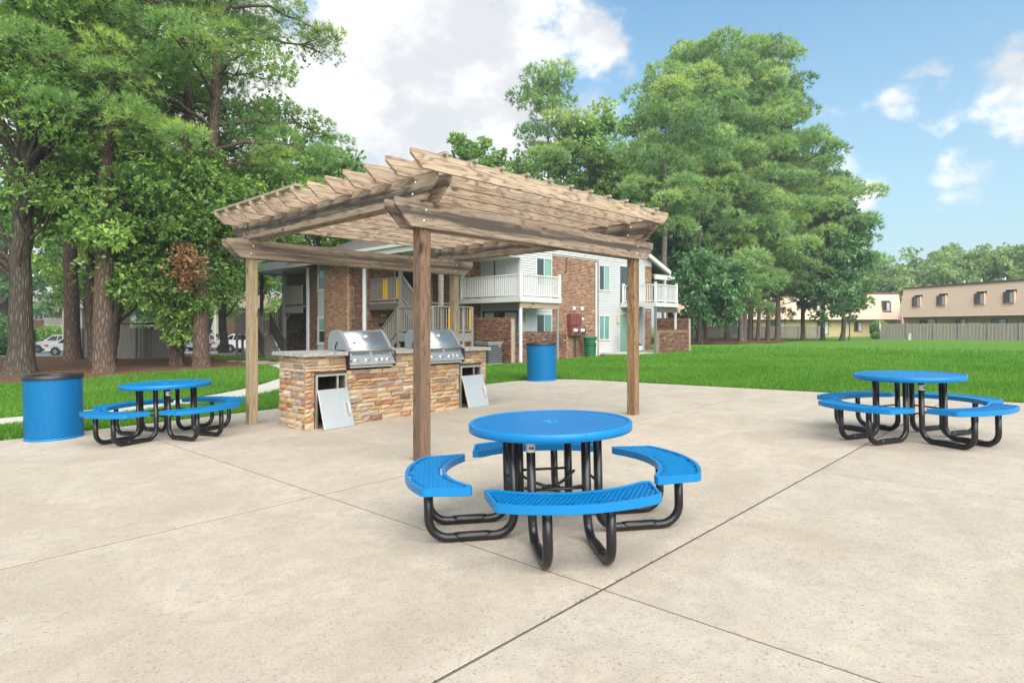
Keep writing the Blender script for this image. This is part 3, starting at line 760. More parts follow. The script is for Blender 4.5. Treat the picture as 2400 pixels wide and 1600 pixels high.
def make_table():
    t = thing('picnic_table', '', 'picnic table')
    RT = .588; H = .765; mb = MB()
    v, f = lattice(lambda x, y: .055 < math.hypot(x, y) < RT-.012, 0, .026, .054, .42, -RT, RT, -RT, RT)
    mb.v = [(a, b, H-.004+c_) for a, b, c_ in v]; mb.f = f
    top = mb.build('tabletop', M['blue'], t)
    mb = MB(); mb.lathe([(RT-.026, H-.005), (RT-.026, H), (RT-.006, H+.002), (RT, H-.006), (RT, H-.052), (RT-.006, H-.056), (RT-.012, H-.052), (RT-.012, H-.008)], 96, closed=True)
    mb.build('rim', M['blue'], top, True, bevel=0)
    mb = MB(); mb.lathe([(.028, H-.02), (.028, H), (.062, H+.001), (.066, H-.006)], 24); mb.build('umbrella_ring', M['blue'], top, True)
    mb = MB()
    for k in range(2): an = k*PI/2+.3; mb.box(-.56, .56, -.018, .018, H-.045, H-.02, Matrix.Rotation(an, 4, 'Z'))
    mb.build('under_brace', M['black'], top)
    ri, ro, sp, hs = .765, 1.045, math.radians(34.5), .450
    def inb(x, y):
        r, a = math.hypot(x, y), math.atan2(x, -y); 
        return ri+.010 < r < ro-.010 and abs(a)*r < sp*.905-.012 - .25*max(0, r-.98) - .0
    bench = []
    def outline(r0, r1, hw, n=24, cr=.06):
        o = []
        aa = lambda r, inset: (hw-inset)/r
        for k in range(n+1):
            u = -1+2*k/n; a = u*aa(r0, cr); o.append((r0*math.sin(a), -r0*math.cos(a)))
        def corner(rA, rB, s):
            pts = []
            for k in range(1, 7):
                th = k/7*PI/2
                r = rA+(rB-rA)*0 + (cr*(1-math.cos(th)) if rB > rA else -cr*(1-math.cos(th)))
                a = s*(hw-cr+cr*math.sin(th))/rA; pts.append((r*math.sin(a), -r*math.cos(a)))
            return pts
        o += corner(r0, r1, 1); c2 = corner(r1, r0, 1); c2.reverse(); o += c2
        for k in range(n+1):
            u = 1-2*k/n; a = u*aa(r1, cr); o.append((r1*math.sin(a), -r1*math.cos(a)))
        o += corner(r1, r0, -1); c4 = corner(r0, r1, -1); c4.reverse(); o += c4
        return o
    HWB = .55
    ol = outline(ri, ro, HWB); il = outline(ri+.024, ro-.024, HWB-.022, cr=.045)
    n = len(ol)
    v, f = lattice(inb2 := (lambda x, y: inside([(a, b) for a, b in outline(ri+.036, ro-.036, HWB-.030, cr=.05)], np.array([x]), np.array([y]))[0]), 0, .031, .062, .24, -.7, .7, -1.1, -.55)
    seat = MB(); seat.v = [(a, b, hs-.004+c_) for a, b, c_ in v]; seat.f = f
    seat_me = bpy.data.meshes.new('seat'); seat_me.from_pydata(seat.v, [], seat.f); seat_me.materials.append(M['blue'])
    rim = MB(); rings = [(il, hs-.007), (il, hs), (ol, hs+.001), (ol, hs-.050)]
    ol2 = outline(ri+.008, ro-.008, HWB-.008); rings += [(ol2, hs-.054)]
    for pl, z in rings: rim.v += [(a, b, z) for a, b in pl]
    rim.f = [(k*n+i, k*n+(i+1) % n, (k+1)*n+(i+1) % n, (k+1)*n+i) for k in range(len(rings)-1) for i in range(n)]
    rim_me = bpy.data.meshes.new('seat_rim'); rim_me.from_pydata(rim.v, [], rim.f); rim_me.materials.append(M['blue'])
    TR = .0305
    leg = MB(); leg.tube(fillet([(0, -.30, H-.04), (0, -.30, TR), (0, -.885, TR), (0, -.885, hs-.03)], .135, 7), TR, 14)
    leg_me = bpy.data.meshes.new('leg'); leg_me.from_pydata(leg.v, [], leg.f); leg_me.polygons.foreach_set('use_smooth', [True]*len(leg_me.polygons)); leg_me.materials.append(M['black'])
    fl = MB(); fl.tube([(0, -.46, TR+.010), (0, -.50, TR+.004), (0, -.68, TR+.004), (0, -.72, TR+.010)], [.024, .0325, .0325, .024], 12)
    fl_me = bpy.data.meshes.new('foot_flat'); fl_me.from_pydata(fl.v, [], fl.f); fl_me.polygons.foreach_set('use_smooth', [True]*len(fl_me.polygons)); fl_me.materials.append(M['black'])
    for k in range(4):
        rz = k*PI/2
        s_ = put('bench', seat_me, None, t, False, None, (0, 0, rz)); put('bench_rim', rim_me, None, s_)
        mbb = MB(); mbb.box(-.30, .30, -.905, -.865, hs-.05, hs-.02); mbb.build('seat_brace', M['black'], s_)
        for s in (-1, 1):
            m4 = Matrix.Rotation(rz, 4, 'Z') @ Vector((s*.19, 0, 0))
            lg = put('leg', leg_me, None, t, False, m4, (0, 0, rz)); put('foot_flat', fl_me, None, lg)
            if k == 0 and s == -1:
                mb = MB(); mb.lathe([(TR+.0008, H-.155), (TR+.0008, H-.095)], 14, c=(0, -.30, 0)); mb.build('sticker', M['sticker'], lg, True)
                mb = MB()
                for j in range(4): mb.box(-.016+j*.009, -.010+j*.009, -.30-TR-.0016, -.30-TR-.0008, H-.135, H-.118)
                mb.build('sticker_print', M['dark'], lg)
    mb = MB()
    for k in range(4):
        an = k*PI/2+PI/4
        d = Vector((math.cos(an), math.sin(an), 0)); mb.tube([d*.05+Vector((0, 0, .285)), d*.16+Vector((0, 0, .30)), d*.31+Vector((0, 0, .345))], .011, 8)
    for k in range(4):
        an = k*PI/2; m4 = Matrix.Rotation(an, 4, 'Z'); mb.tube([m4 @ Vector((-.19, -.30, .35)), m4 @ Vector((.19, -.30, .35))], .010, 8)
    br = mb.build('cross_brace', M['black'], t, True)
    mb = MB(); mb.lathe([(.030, .272), (.030, .292), (.068, .290), (.072, .280), (.066, .272)], 24, closed=True); mb.build('pole_socket', M['black'], br, True)
    return t
tb = make_table()
def set_table(o, x, y, rz, label):
    o.matrix_world = Matrix.Translation((x, y, .0238*x)) @ TILT @ Matrix.Rotation(rz, 4, 'Z')
    o['label'] = label; o['group'] = 'round blue picnic tables on the patio'
t2 = copy_tree(tb); t3 = copy_tree(tb)
rad = math.radians
set_table(tb, .293, 4.50, rad(7), 'nearest round blue picnic table, in front of the pergola')
set_table(t2, -4.962, 8.934, rad(64), 'round blue picnic table beside the blue litter bin at the left')
set_table(t3, 4.829, 7.521, rad(20), 'round blue picnic table at the right edge of the patio by the lawn')

# ================================================================ LITTER BINS
def make_bin():
    t = thing('litter_bin', '', 'litter bin'); RB, HH = .345, .87
    v, f = [], []; n = 62; rows = 46; px, py = 2*PI/n, HH*.955/rows*2
    for j in range(rows+1):
        for i in range(n):
            cx = (i+(.5 if j % 2 else 0))*px; cz = .02 + j*py/2
            if cz > HH-.03: continue
            o = len(v)
            for k in (1, .56):
                for du, dv in ((-px/2*k, 0), (0, -py/2*k), (px/2*k, 0), (0, py/2*k)):
                    z = max(.0, min(HH, cz+dv)); v.append((RB*math.cos(cx+du), RB*math.sin(cx+du), z))
            f += [(o+q_, o+(q_+1) % 4, o+4+(q_+1) % 4, o+4+q_) for q_ in range(4)]
    mb = MB(); mb.v, mb.f = v, f; body = mb.build('mesh_body', M['blue'], t)
    mb = MB(); mb.lathe([(RB+.004, 0), (RB+.006, .022), (RB-.006, .024), (RB-.006, 0)], 64, closed=True); mb.build('base_hoop', M['blue'], body, True)
    mb = MB(); mb.lathe([(RB-.02, HH), (RB-.016, .03), (0, .02)], 48); mb.build('liner', M['liner'], t, True)
    mb = MB(); mb.lathe([(RB+.014, HH-.035), (RB+.016, HH+.012), (RB+.004, HH+.022), (RB-.05, HH+.026), (RB-.085, HH+.014), (RB-.09, HH-.04)], 64)
    mb.build('rim_lid', M['blackplastic'], t, True)
    return t
bn = make_bin(); bn2 = copy_tree(bn)
for o, x, y, s, lab in ((bn, -6.66, 9.02, 1.03, 'blue perforated litter bin with black rim at the left edge of the patio'), (bn2, .80, 16.6, 1.13, 'blue perforated litter bin on the far corner of the patio before the lawn')):
    o.matrix_world = Matrix.Translation((x, y, .0238*x)) @ TILT @ Matrix.Scale(s, 4)
    o['label'] = lab; o['group'] = 'blue litter bins on the patio'
# ================================================================ BRICK APARTMENT BUILDING
M['siding'] = mat('white_vinyl_siding', (.74, .755, .76), .5); M['sidegrey'] = mat('grey_green_siding', (.44, .46, .42), .55)
M['trim'] = mat('white_trim', (.74, .75, .75), .5); M['vinylrail'] = mat('white_vinyl_rail', (.66, .66, .66), .4)
q = NT(M['siding']); q.base(q.mix(q.rng(q.noise(q.coord('Object', (1, 1, 4)), 1.3, 4, .6), .35, .75, 0, .35), (.50, .515, .52), (.43, .43, .41)))
q = NT(M['trim']); q.base(q.mix(q.rng(q.noise(q.coord('Object'), 2, 4, .6), .4, .75, 0, .4), (.56, .57, .57), (.46, .46, .43)))
M['soffit'] = mat('cream_soffit', (.56, .55, .44), .6)
M['glass'] = mat('dark_window_glass', (.035, .05, .06), .06, spec=.8); M['teal'] = mat('teal_reflection_glass', (.13, .27, .25), .08, spec=.8)  # teal panes carry a green reflection painted into the glass colour
M['curtain'] = mat('pale_vertical_blind', (.52, .56, .59), .7); M['drape'] = mat('green_drape', (.20, .36, .29), .7)
M['doorpaint'] = mat('navy_door_paint', (.018, .022, .05), .4); M['cream'] = mat('cream_metal', (.52, .48, .27), .5)
M['yellow'] = mat('yellow_baluster_paint', (.66, .38, .03), .5); M['pipewhite'] = mat('white_downspout', (.66, .69, .75), .4)
M['meter'] = mat('rust_red_meter_paint', (.18, .052, .045), .6); M['bin_green'] = mat('green_plastic', (.012, .12, .055), .4)
def m_shingle(name, c, row=.14, col_=.3):
    m = mat(name, c, .9, spec=.15); q = NT(m); v = q.coord('Object')
    b = q.n('TexBrick'); q.set(b.inputs['Vector'], v); b.inputs['Scale'].default_value = 1; b.inputs['Brick Width'].default_value = col_; b.inputs['Row Height'].default_value = row
    b.inputs['Mortar Size'].default_value = .008; b.inputs['Color1'].default_value = (*[x*1.15 for x in c], 1); b.inputs['Color2'].default_value = (*[x*.8 for x in c], 1); b.inputs['Mortar'].default_value = (*[x*.4 for x in c], 1)
    q.base(q.mix(q.rng(q.noise(v, 8, 5, .7), .35, .7, 0, .5), b.outputs[0], tuple(.6*x for x in c))); q.bump(b.outputs['Fac'], .6, .01); return m
M['shingle'] = m_shingle('brown_grey_shingles', (.16, .135, .13)); M['tanshingle'] = m_shingle('tan_shingles', (.34, .27, .21))

A0, B0 = 18., 20.
p = W(A0, B0)
BZ = .03
bld = thing('apartment_building', 'two storey brick and white siding apartment building with balconies behind the pergola', 'building', (p.x, p.y, BZ), YAW)
def fpos(face, s, o, z):
    k, pl = face
    return (s-A0, pl-o-B0, z-BZ) if k == 'S' else (pl-o-A0, s-B0, z-BZ)
def frot(face): return (0, 0, 0) if face[0] == 'S' else (0, 0, -PI/2)
def fbox(face, name, m, parent, s0, s1, o0, o1, z0, z1, bevel=0):
    """box on a wall face: s along it, o out of it"""
    h = (abs(s1-s0)/2, abs(o1-o0)/2, (z1-z0)/2)
    return MB().box(-h[0], h[0], -h[1], h[1], -h[2], h[2]).build(name, m, parent, loc=fpos(face, (s0+s1)/2, (o0+o1)/2, (z0+z1)/2), rot=frot(face), bevel=bevel)
class Sub:                                   # children of children keep building coordinates
    pass
_brick = MB(); _brick.box(-.097, .097, -.006, .03, -.0285, .0285); brick_me = bpy.data.meshes.new('brick'); brick_me.from_pydata(_brick.v, [], _brick.f); brick_me.materials.append(M['brick'])
dbrick_me = brick_me.copy(); dbrick_me.materials.clear(); dbrick_me.materials.append(M['dbrick'])
BRICK_LEFT = {}
def bricks(face, parent, s0, s1, z0, z1, holes=(), singles=0, dark=False, top=None, org=None):
    """running bond; the first `singles` bricks are objects, the rest one joined mesh"""
    P_, CH = .2055, .0675; rr = random.Random(int(s0*100+z0*10)); V, F, A = [], [], []; made = 0
    rot = Matrix.Rotation(frot(face)[2], 4, 'Z'); ga, gb_ = org or (A0, B0)
    def pos(s, o, z):
        k, pl = face
        return Vector((s-ga, pl-o-gb_, z-BZ)) if k == 'S' else Vector((pl-o-ga, s-gb_, z-BZ))
    rows = int((z1-z0)/CH)
    for r_ in range(rows):
        z = z0 + (r_+.5)*CH; x = s0 - (P_/2 if r_ % 2 else 0)
        while x < s1-.02:
            a, b = max(x, s0), min(x+P_, s1)
            x += P_
            if b-a < .04: continue
            if any(h0 < (a+b)/2 < h1 and hz0 < z < hz1 for h0, h1, hz0, hz1 in holes): continue
            l = b-a-.0105; c = pos((a+b)/2, rr.uniform(0, .003), z)
            if made < singles:
                put('brick', dbrick_me if dark else brick_me, None, parent, False, c, (0, 0, frot(face)[2]), 0, (l/.194, 1, 1)); made += 1; continue
            o = len(V)
            for sx, sy, sz in ((-1,-.006,-1),(1,-.006,-1),(1,-.006,1),(-1,-.006,1),(-1,.02,-1),(1,.02,-1),(1,.02,1),(-1,.02,1)):
                V.append(c + rot @ Vector((sx*l/2, sy, sz*.0285)))
            F += [o,o+1,o+2,o+3, o+1,o+5,o+6,o+2, o+4,o,o+3,o+7, o+3,o+2,o+6,o+7, o+4,o+5,o+1,o]; A += [min(1, max(0, rr.gauss(.5, .17)))]*5
    if V:
        me = npmesh('brickwork', np.array([tuple(v) for v in V]), np.array(F), 4, np.array(A))
        tag(put('brickwork', me, M['dbricks'] if dark else M['bricks'], parent), kind='stuff')
_sd = MB(); _sd.add([(-.5, 0, -.05), (.5, 0, -.05), (.5, -.032, -.05), (-.5, -.032, -.05), (-.5, -.003, .0555), (.5, -.003, .0555), (.5, .004, .0555), (-.5, .004, .0555)],
    ((0, 1, 2, 3), (3, 2, 5, 4), (4, 5, 6, 7), (0, 3, 4, 7), (2, 1, 6, 5)))
def side_me(m): me = bpy.data.meshes.new('siding_board'); me.from_pydata(_sd.v, [], _sd.f); me.materials.append(m); return me
SIDE = {k: side_me(M[k]) for k in ('siding', 'sidegrey')}
def siding(face, parent, s0, s1, z0, z1, holes=(), kind='siding', clip=None, pitch=.1055):
    n = max(1, round((z1-z0)/pitch)); pt = (z1-z0)/n
    for i in range(n):
        z = z0+(i+.5)*pt; segs = [(s0, s1)]
        if clip: lo, hi = clip(z); segs = [(max(s0, lo), min(s1, hi))]
        for h0, h1, hz0, hz1 in holes:
            if hz0-.02 < z < hz1+.02:
                ns = []
                for a, b in segs:
                    if a < h0: ns.append((a, min(b, h0)))
                    if b > h1: ns.append((max(a, h1), b))
                    if b <= h0 or a >= h1: pass
                segs = ns
        for a, b in segs:
            if b-a > .03: put('siding_board', SIDE[kind], None, parent, False, fpos(face, (a+b)/2, 0, z), frot(face), 0, (b-a, 1, pt/.1055))
def window(face, parent, s0, s1, z0, z1, panes=('glass', 'teal'), split='v', fr=.055, fm='trim', curtain=None):
    cs, cz = (s0+s1)/2, (z0+z1)/2; hw, hh = (s1-s0)/2, (z1-z0)/2
    mb = MB(); y0, y1 = -.035, .02
    mb.box(-hw, -hw+fr, y0, y1, -hh, hh); mb.box(hw-fr, hw, y0, y1, -hh, hh); mb.box(-hw+fr, hw-fr, y0, y1, hh-fr, hh); mb.box(-hw+fr, hw-fr, y0, y1, -hh, -hh+fr)
    if split == 'v': mb.box(-.025, .025, y0+.004, y1, -hh+fr, hh-fr)
    else: mb.box(-hw+fr, hw-fr, y0+.004, y1, -.025, .025)
    mb.box(-hw-.03, hw+.03, y0-.02, y0-.001, -hh-.012, -hh+.02)
    w_ = mb.build('window', M[fm], parent, loc=fpos(face, cs, 0, cz), rot=frot(face))
    iw, ih = hw-fr, hh-fr
    for k in (0, 1):
        if split == 'v': x0, x1, q0, q1 = ((-iw, -.025), (.025, iw))[k] + (-ih, ih)
        else: x0, x1, q0, q1 = (-iw, iw) + ((.025, ih), (-ih, -.025))[k]
        mb = MB(); mb.box(x0, x1, -.012, -.006, q0, q1); mb.build('pane', M[panes[k]], w_)
        if curtain and k == curtain[0]:
            mb = MB(); n = 9; xs_ = [x0+(x1-x0)*(.25+.7*i/n) for i in range(n+1)]
            for i in range(n): mb.add([(xs_[i], -.0135-.002*(i % 2), q0+.02), (xs_[i+1], -.0135-.002*((i+1) % 2), q0+.02), (xs_[i+1]-.12*(x1-x0), -.0135, q1), (xs_[i]-.12*(x1-x0), -.0135, q1)], ((0, 1, 2, 3),))
            mb.build('curtain', M['drape'], w_)
    return w_
def slider(face, parent, s0, s1, z0, z1, fill, frame_m='trim', n=3):
    """sliding glass door: frame, panels of glass, blinds close behind"""
    cs, cz = (s0+s1)/2, (z0+z1)/2; hw, hh = (s1-s0)/2, (z1-z0)/2
    mb = MB()
    mb.box(-hw, -hw+.06, -.03, .02, -hh, hh); mb.box(hw-.06, hw, -.03, .02, -hh, hh); mb.box(-hw+.06, hw-.06, -.03, .02, hh-.06, hh); mb.box(-hw+.06, hw-.06, -.03, .02, -hh, -hh+.05)
    d = mb.build('sliding_door', M[frame_m], parent, loc=fpos(face, cs, 0, cz), rot=frot(face))
    wd = (2*hw-.12)/n
    for i in range(n):
        x0 = -hw+.06+i*wd
        f = fill[i % len(fill)]
        mb = MB(); mb.box(x0+.035, x0+wd-.035, -.006, -.002, -hh+.06, hh-.07); pn = mb.build('pane', M[f], d)
        if i: mb = MB(); mb.box(x0-.03, x0+.03, -.026, .018, -hh+.05, hh-.06); mb.build('stile', M['darkwood'] if i == 1 else M['trim'], d)
        if f == 'curtain':
            for k in range(8):
                xx = x0+.05+k*(wd-.09)/8; mb = MB(); mb.box(xx, xx+(wd-.09)/8*.8, -.010, -.0065, -hh+.07, hh-.09); mb.build('blind_slat', M['curtain'], pn)
    return d
EV, RG, RA = 4.62, 7.62, 22.25                       # eave and ridge heights, ridge line
def roofz(a): return EV+(RG-EV)*(1-abs(a-RA)/8.4)
gS, gL = ('S', 17.65), ('L', 18.90)
# masonry and framing behind the cladding
def core_box(a0, a1, b0, b1, z0, z1, m='mortar', name='wall'):
    return MB().box(a0-A0, a1-A0, b0-B0, b1-B0, z0-BZ, z1-BZ).build(name, M[m], bld)
core_box(18.92, 29.28, 17.67, 27.2, -.2, 4.55); core_box(17.96, 18.915, 20.02, 27.2, -.2, 4.55)
core_box(14.62, 17.955, 22.22, 27.4, -.2, 4.45); core_box(16.02, 18.0, 27.41, 32.6, -.2, 4.4, 'dmortar')
core_box(14.32, 14.615, 23.45, 25.4, -.2, 4.42); core_box(14.32, 14.615, 22.02, 22.95, -.2, 4.42)
mb = MB(); mb.prism([(18.92, 4.551), (29.28, 4.551), (29.28, roofz(29.28)-.16), (RA, RG-.16), (18.92, roofz(18.92)-.16)], 17.67, 17.9, lambda u, v, h: (u-A0, h-B0, v-BZ)); mb.build('gable_wall', M['trim'], bld)
# gable end: siding, brick panel, siding, brick end
win_u, win_l = (3.19, 4.44), (.78, 2.01)
h1 = [(19.90, 20.96, *win_u), (19.90, 20.96, *win_l)]
siding(gS, bld, 18.9, 20.98, .1, 4.66, h1)
h2 = [(24.46, 25.36, *win_u), (24.46, 25.36, *win_l), (26.2, 28.1, 2.6, 4.55), (26.2, 28.1, 0, 2.12)]
siding(gS, bld, 24.45, 28.6, .1, 4.66, h2)
siding(gS, bld, 28.60, 29.28, 2.42, 2.62)
siding(gS, bld, 18.9, 29.28, 4.67, 7.4, (), 'siding', lambda z: (RA-(1-(z+.2-EV)/(RG-EV))*8.4, RA+(1-(z+.2-EV)/(RG-EV))*8.4))
bricks(gS, bld, 20.98, 24.45, -.05, 4.66, singles=300); bricks(gS, bld, 28.6, 29.28, .02, 2.42); bricks(gS, bld, 28.6, 29.28, 2.62, 4.66)
window(gS, bld, 19.90, 20.96, *win_u, curtain=(1, 0)); window(gS, bld, 19.90, 20.96, *win_l)
window(gS, bld, 24.46, 25.36, *win_u, curtain=(1, 0)); window(gS, bld, 24.46, 25.36, *win_l, ('teal', 'teal'))
slider(gS, bld, 26.2, 28.1, 2.6, 4.55, ('glass', 'glass'), n=2); slider(gS, bld, 26.2, 28.1, .06, 2.12, ('drape', 'glass'), n=2)
# short wall of glass doors under the wrap-round balcony
slider(gL, bld, 17.75, 19.86, 2.63, 4.52, ('curtain',), n=3); slider(gL, bld, 17.75, 19.86, .08, 2.12, ('curtain', 'glass', 'curtain'), 'darkwood', 3)
siding(gL, bld, 17.66, 20.0, 2.13, 2.6); siding(gL, bld, 17.66, 20.0, 4.53, 4.66)
fbox(gL, 'corner_trim', M['trim'], bld, 17.63, 17.74, .001, .03, .05, 4.66); fbox(gL, 'corner_trim', M['trim'], bld, 19.87, 19.999, .001, .05, .05, 4.6)
bricks(('S', 20.0), bld, 17.94, 18.88, -.05, 4.6)
bricks(('L', 17.94), bld, 20.0, 22.2, -.05, 4.45); bricks(('S', 22.2), bld, 14.64, 17.93, -.05, 4.45, [(15.85, 16.85, 2.5, 4.5), (16.9, 17.93, 2.4, 4.5), (16.4, 17.4, 0, 2.05)])
siding(('S', 22.2), bld, 16.92, 17.93, 2.45, 4.45, (), 'sidegrey')
# central block with two window strips between brick piers
p2, p1 = ('L', 14.6), ('L', 14.3)
for s0, s1 in ((25.55, 26.5), (22.96, 23.95)):
    siding(p2, bld, s0, s1, 1.94, 3.06, (), 'sidegrey'); siding(p2, bld, s0, s1, .02, .61, (), 'sidegrey')
    window(p2, bld, s0, s1, 3.07, 4.42, ('teal', 'glass'), 'h', .12); window(p2, bld, s0, s1, .62, 1.93, ('teal', 'glass'), 'h', .12)
bricks(p2, bld, 26.5, 27.4, -.2, 4.42, dark=True); bricks(p1, bld, 23.45, 25.4, -.2, 4.42); bricks(p1, bld, 22.02, 22.95, -.2, 4.42, dark=True)
bricks(('S', 22.0), bld, 14.32, 14.6, -.2, 4.42, dark=True); bricks(('S', 23.43), bld, 14.33, 14.6, -.2, 4.42)
bricks(('L', 16.0), bld, 27.42, 32.6, -.2, 4.35, dark=True)
fbox(('L', 16.0), 'door', M['doorpaint'], bld, 27.75, 28.6, .0, .05, 2.48, 4.4); fbox(('L', 16.0), 'door', M['greywood'], bld, 27.75, 28.6, .0, .05, .05, 2.05)
fbox(('S', 22.2), 'door', M['doorpaint'], bld, 15.88, 16.82, -.02, .02, 2.47, 4.45); fbox(('S', 22.2), 'door', M['doorpaint'], bld, 16.42, 17.38, -.02, .02, .05, 2.05)
for s in (15.82, 16.84): fbox(('S', 22.2), 'door_casing', M['trim'], bld, s, s+.05, .0, .035, 2.47, 4.5)
def wall_light(face, s, z, w_, h):
    o = fbox(face, 'wall_light', M['cream'], bld, s-w_/2, s+w_/2, .02, .11, z, z+h, .01); return o
wall_light(('S', 22.2), 15.2, 1.87, .30, .12); fbox(('S', 22.2), 'mail_box', M['blackplastic'], bld, 15.0, 15.34, .01, .1, 1.48, 1.60, .02)
wall_light(gS, 19.2, 1.68, .13, .34); wall_light(gS, 26.02, 1.64, .13, .34)
for s in (22.55, 23.15):
    mb = MB(); mb.lathe([(0, .07), (.08, .06), (.10, .02), (.11, 0)], 16); mb.build('dryer_vent', M['trim'], bld, True, loc=fpos(gS, s, .012, 2.27), rot=(PI/2, 0, 0))
fbox(gS, 'conduit', M['darkwood'], bld, 21.93, 21.97, .015, .05, 3.9, 4.5)
def spout(face, s, z1, m='pipewhite', w_=.085):
    mb = MB(); mb.box(-w_/2, w_/2, -.07, 0, 0, z1+.2)
    mb.build('downspout', M[m], bld, loc=fpos(face, s, .02, -.2), rot=frot(face), bevel=.012)
spout(gS, 24.2, 4.5); spout(p2, 27.36, 4.25, w_=.2); spout(p1, 22.08, 4.25, w_=.18); spout(('L', 17.94), 20.03, 4.4, w_=.07)
# roof
# roof planes are separate parts so the courses run along each slope
for s in (-1, 1):
    e = RA+s*8.6; ez = roofz(e); ln_ = math.hypot(8.6, RG-ez); an = math.atan2(RG-ez, 8.6)
    mb = MB(); mb.box(0, 10.2, 0, ln_, -.13, 0)
    m4 = Matrix.Translation((e-A0, (17.4 if s > 0 else 27.6)-B0, ez-BZ)) @ Matrix.Rotation(PI/2 if s > 0 else -PI/2, 4, 'Z') @ Matrix.Rotation(an, 4, 'X')
    o = mb.build('roof', M['shingle'], bld); o.matrix_local = m4
    fbox(('L', e) if s < 0 else ('L', e+.02), 'fascia', M['trim'], bld, 17.4, 27.6, 0, .03, ez-.36, ez-.02)
    fbox(('L', e) if s < 0 else ('L', e+.12), 'gutter', M['trim'], bld, 17.4, 27.6, .031, .13, ez-.16, ez-.04, .01)
    mb = MB(); mb.prism([(e, ez-.02), (RA, RG-.02), (RA, RG-.24), (e, ez-.24)], 17.35, 17.395, lambda u, v, h: (u-A0, h-B0, v-BZ)); mb.build('rake_board', M['trim'], bld)
    mb = MB(); mb.prism([(e, ez-.145), (RA, RG-.145), (RA, RG-.165), (e, ez-.165)], 17.4, 17.64, lambda u, v, h: (u-A0, h-B0, v-BZ)); mb.build('rake_soffit', M['soffit'], bld)
core_box(13.68, 17.93, 17.42, 22.19, 4.30, 4.325, 'soffit', 'soffit'); core_box(13.68, 14.28, 22.2, 27.55, 4.30, 4.325, 'soffit', 'soffit'); core_box(17.935, 18.88, 17.42, 19.99, 4.30, 4.325, 'soffit', 'soffit')
core_box(29.29, 30.8, 17.42, 22, 4.24, 4.26, 'trim', 'soffit'); core_box(29.3, 30.8, 17.4, 17.5, 4.0, 4.235, 'trim', 'porch_beam')
core_box(30.3, 30.4, 17.41, 17.49, .1, 4.0, 'trim', 'porch_post')
core_box(13.66, 16.6, 27.61, 32.3, 4.32, 4.5, 'trim', 'porch_roof'); core_box(13.60, 13.655, 27.61, 32.3, 4.20, 4.56, 'trim', 'fascia'); core_box(13.9, 15.99, 27.62, 32.2, 4.28, 4.315, 'trim', 'porch_ceiling')
core_box(13.60, 16.6, 32.31, 32.36, 4.20, 4.56, 'trim', 'fascia')
core_box(14.3, 14.44, 31.85, 32.0, -.2, 4.19, 'darkwood', 'porch_post')
for a, b in ((16.3, 23.1), (20.4, 20.1)):
    z = roofz(a); mb = MB(); mb.lathe([(0, .42), (.045, .42), (.045, -.1)], 12); mb.build('vent_pipe', M['trim'], bld, True, loc=(a-A0, b-B0, z-BZ))
t = fbox(('S', 17.35), 'flood_light', M['trim'], bld, 30.55, 30.72, .0, .08, 4.12, 4.26, .01)
for s in (-1, 1):
    mb = MB(); mb.lathe([(0, 0), (.05, .01), (.09, .13), (.085, .14), (0, .12)], 14); mb.build('lamp_head', M['trim'], t, True, loc=(s*.10, -.08, -.06), rot=(2.0, 0, s*.4))

# railings: every baluster its own piece
_bal = {}
def bal_me(m, w_):
    k = (m, w_)
    if k not in _bal:
        mb = MB(); mb.box(-w_/2, w_/2, -w_/2, w_/2, 0, 1); me = bpy.data.meshes.new('baluster'); me.from_pydata(mb.v, [], mb.f); me.materials.append(M[m]); _bal[k] = me
    return _bal[k]
def rail(parent, org, p0, p1, z0, z1, h, m, pitch=.115, w_=.038, top=(.09, .045), bottom=True, yellow=(), lowgap=.09):
    """railing from p0 to p1 (a, b); z0/z1 floor heights at its ends"""
    P0, P1 = Vector((*p0, 0)), Vector((*p1, 0)); d = P1-P0; L_ = d.length; an = math.atan2(d.y, d.x); n = int(L_/pitch)
    def bar(nm, zc, hh, ww):
        mb = MB(); vs = []
        for x, zz in ((0, z0), (L_, z1)):
            for y in (-ww/2, ww/2):
                for dz in (-hh/2, hh/2): vs.append((x, y, zz+zc+dz))
        mb.add(vs, ((0, 1, 3, 2), (4, 6, 7, 5), (0, 4, 5, 1), (2, 3, 7, 6), (1, 5, 7, 3), (0, 2, 6, 4)))
        return mb.build(nm, M[m], parent, loc=(P0.x-org[0], P0.y-org[1], -org[2]), rot=(0, 0, an))
    bar('top_rail', h, top[1], top[0])
    if bottom: bar('bottom_rail', lowgap, .045, .05)
    for i in range(n):
        t = (i+.5)/n; c = P0+d*t; z = z0+(z1-z0)*t
        put('baluster', bal_me('yellow' if i in yellow else m, w_), None, parent, False, (c.x-org[0], c.y-org[1], z+lowgap-.02-org[2]), (0, 0, an), 0, (1, 1, h-lowgap))
def post(parent, org, a, b, z0, z1, w_, m, cap=False):
    o = MB().box(-w_/2, w_/2, -w_/2, w_/2, 0, z1-z0).build('post', M[m], parent, loc=(a-org[0], b-org[1], z0-org[2]), bevel=.006)
    if cap: MB().box(-w_*.62, w_*.62, -w_*.62, w_*.62, z1-z0, z1-z0+.035).build('cap', M[m], o, bevel=.008)
def deckbox(parent, org, name, m, a0, a1, b0, b1, z0, z1, bevel=.004):
    return box(name, M[m], parent, a0-org[0], a1-org[0], b0-org[1], b1-org[1], z0-org[2], z1-org[2], bevel)
ob = (A0, B0, BZ)
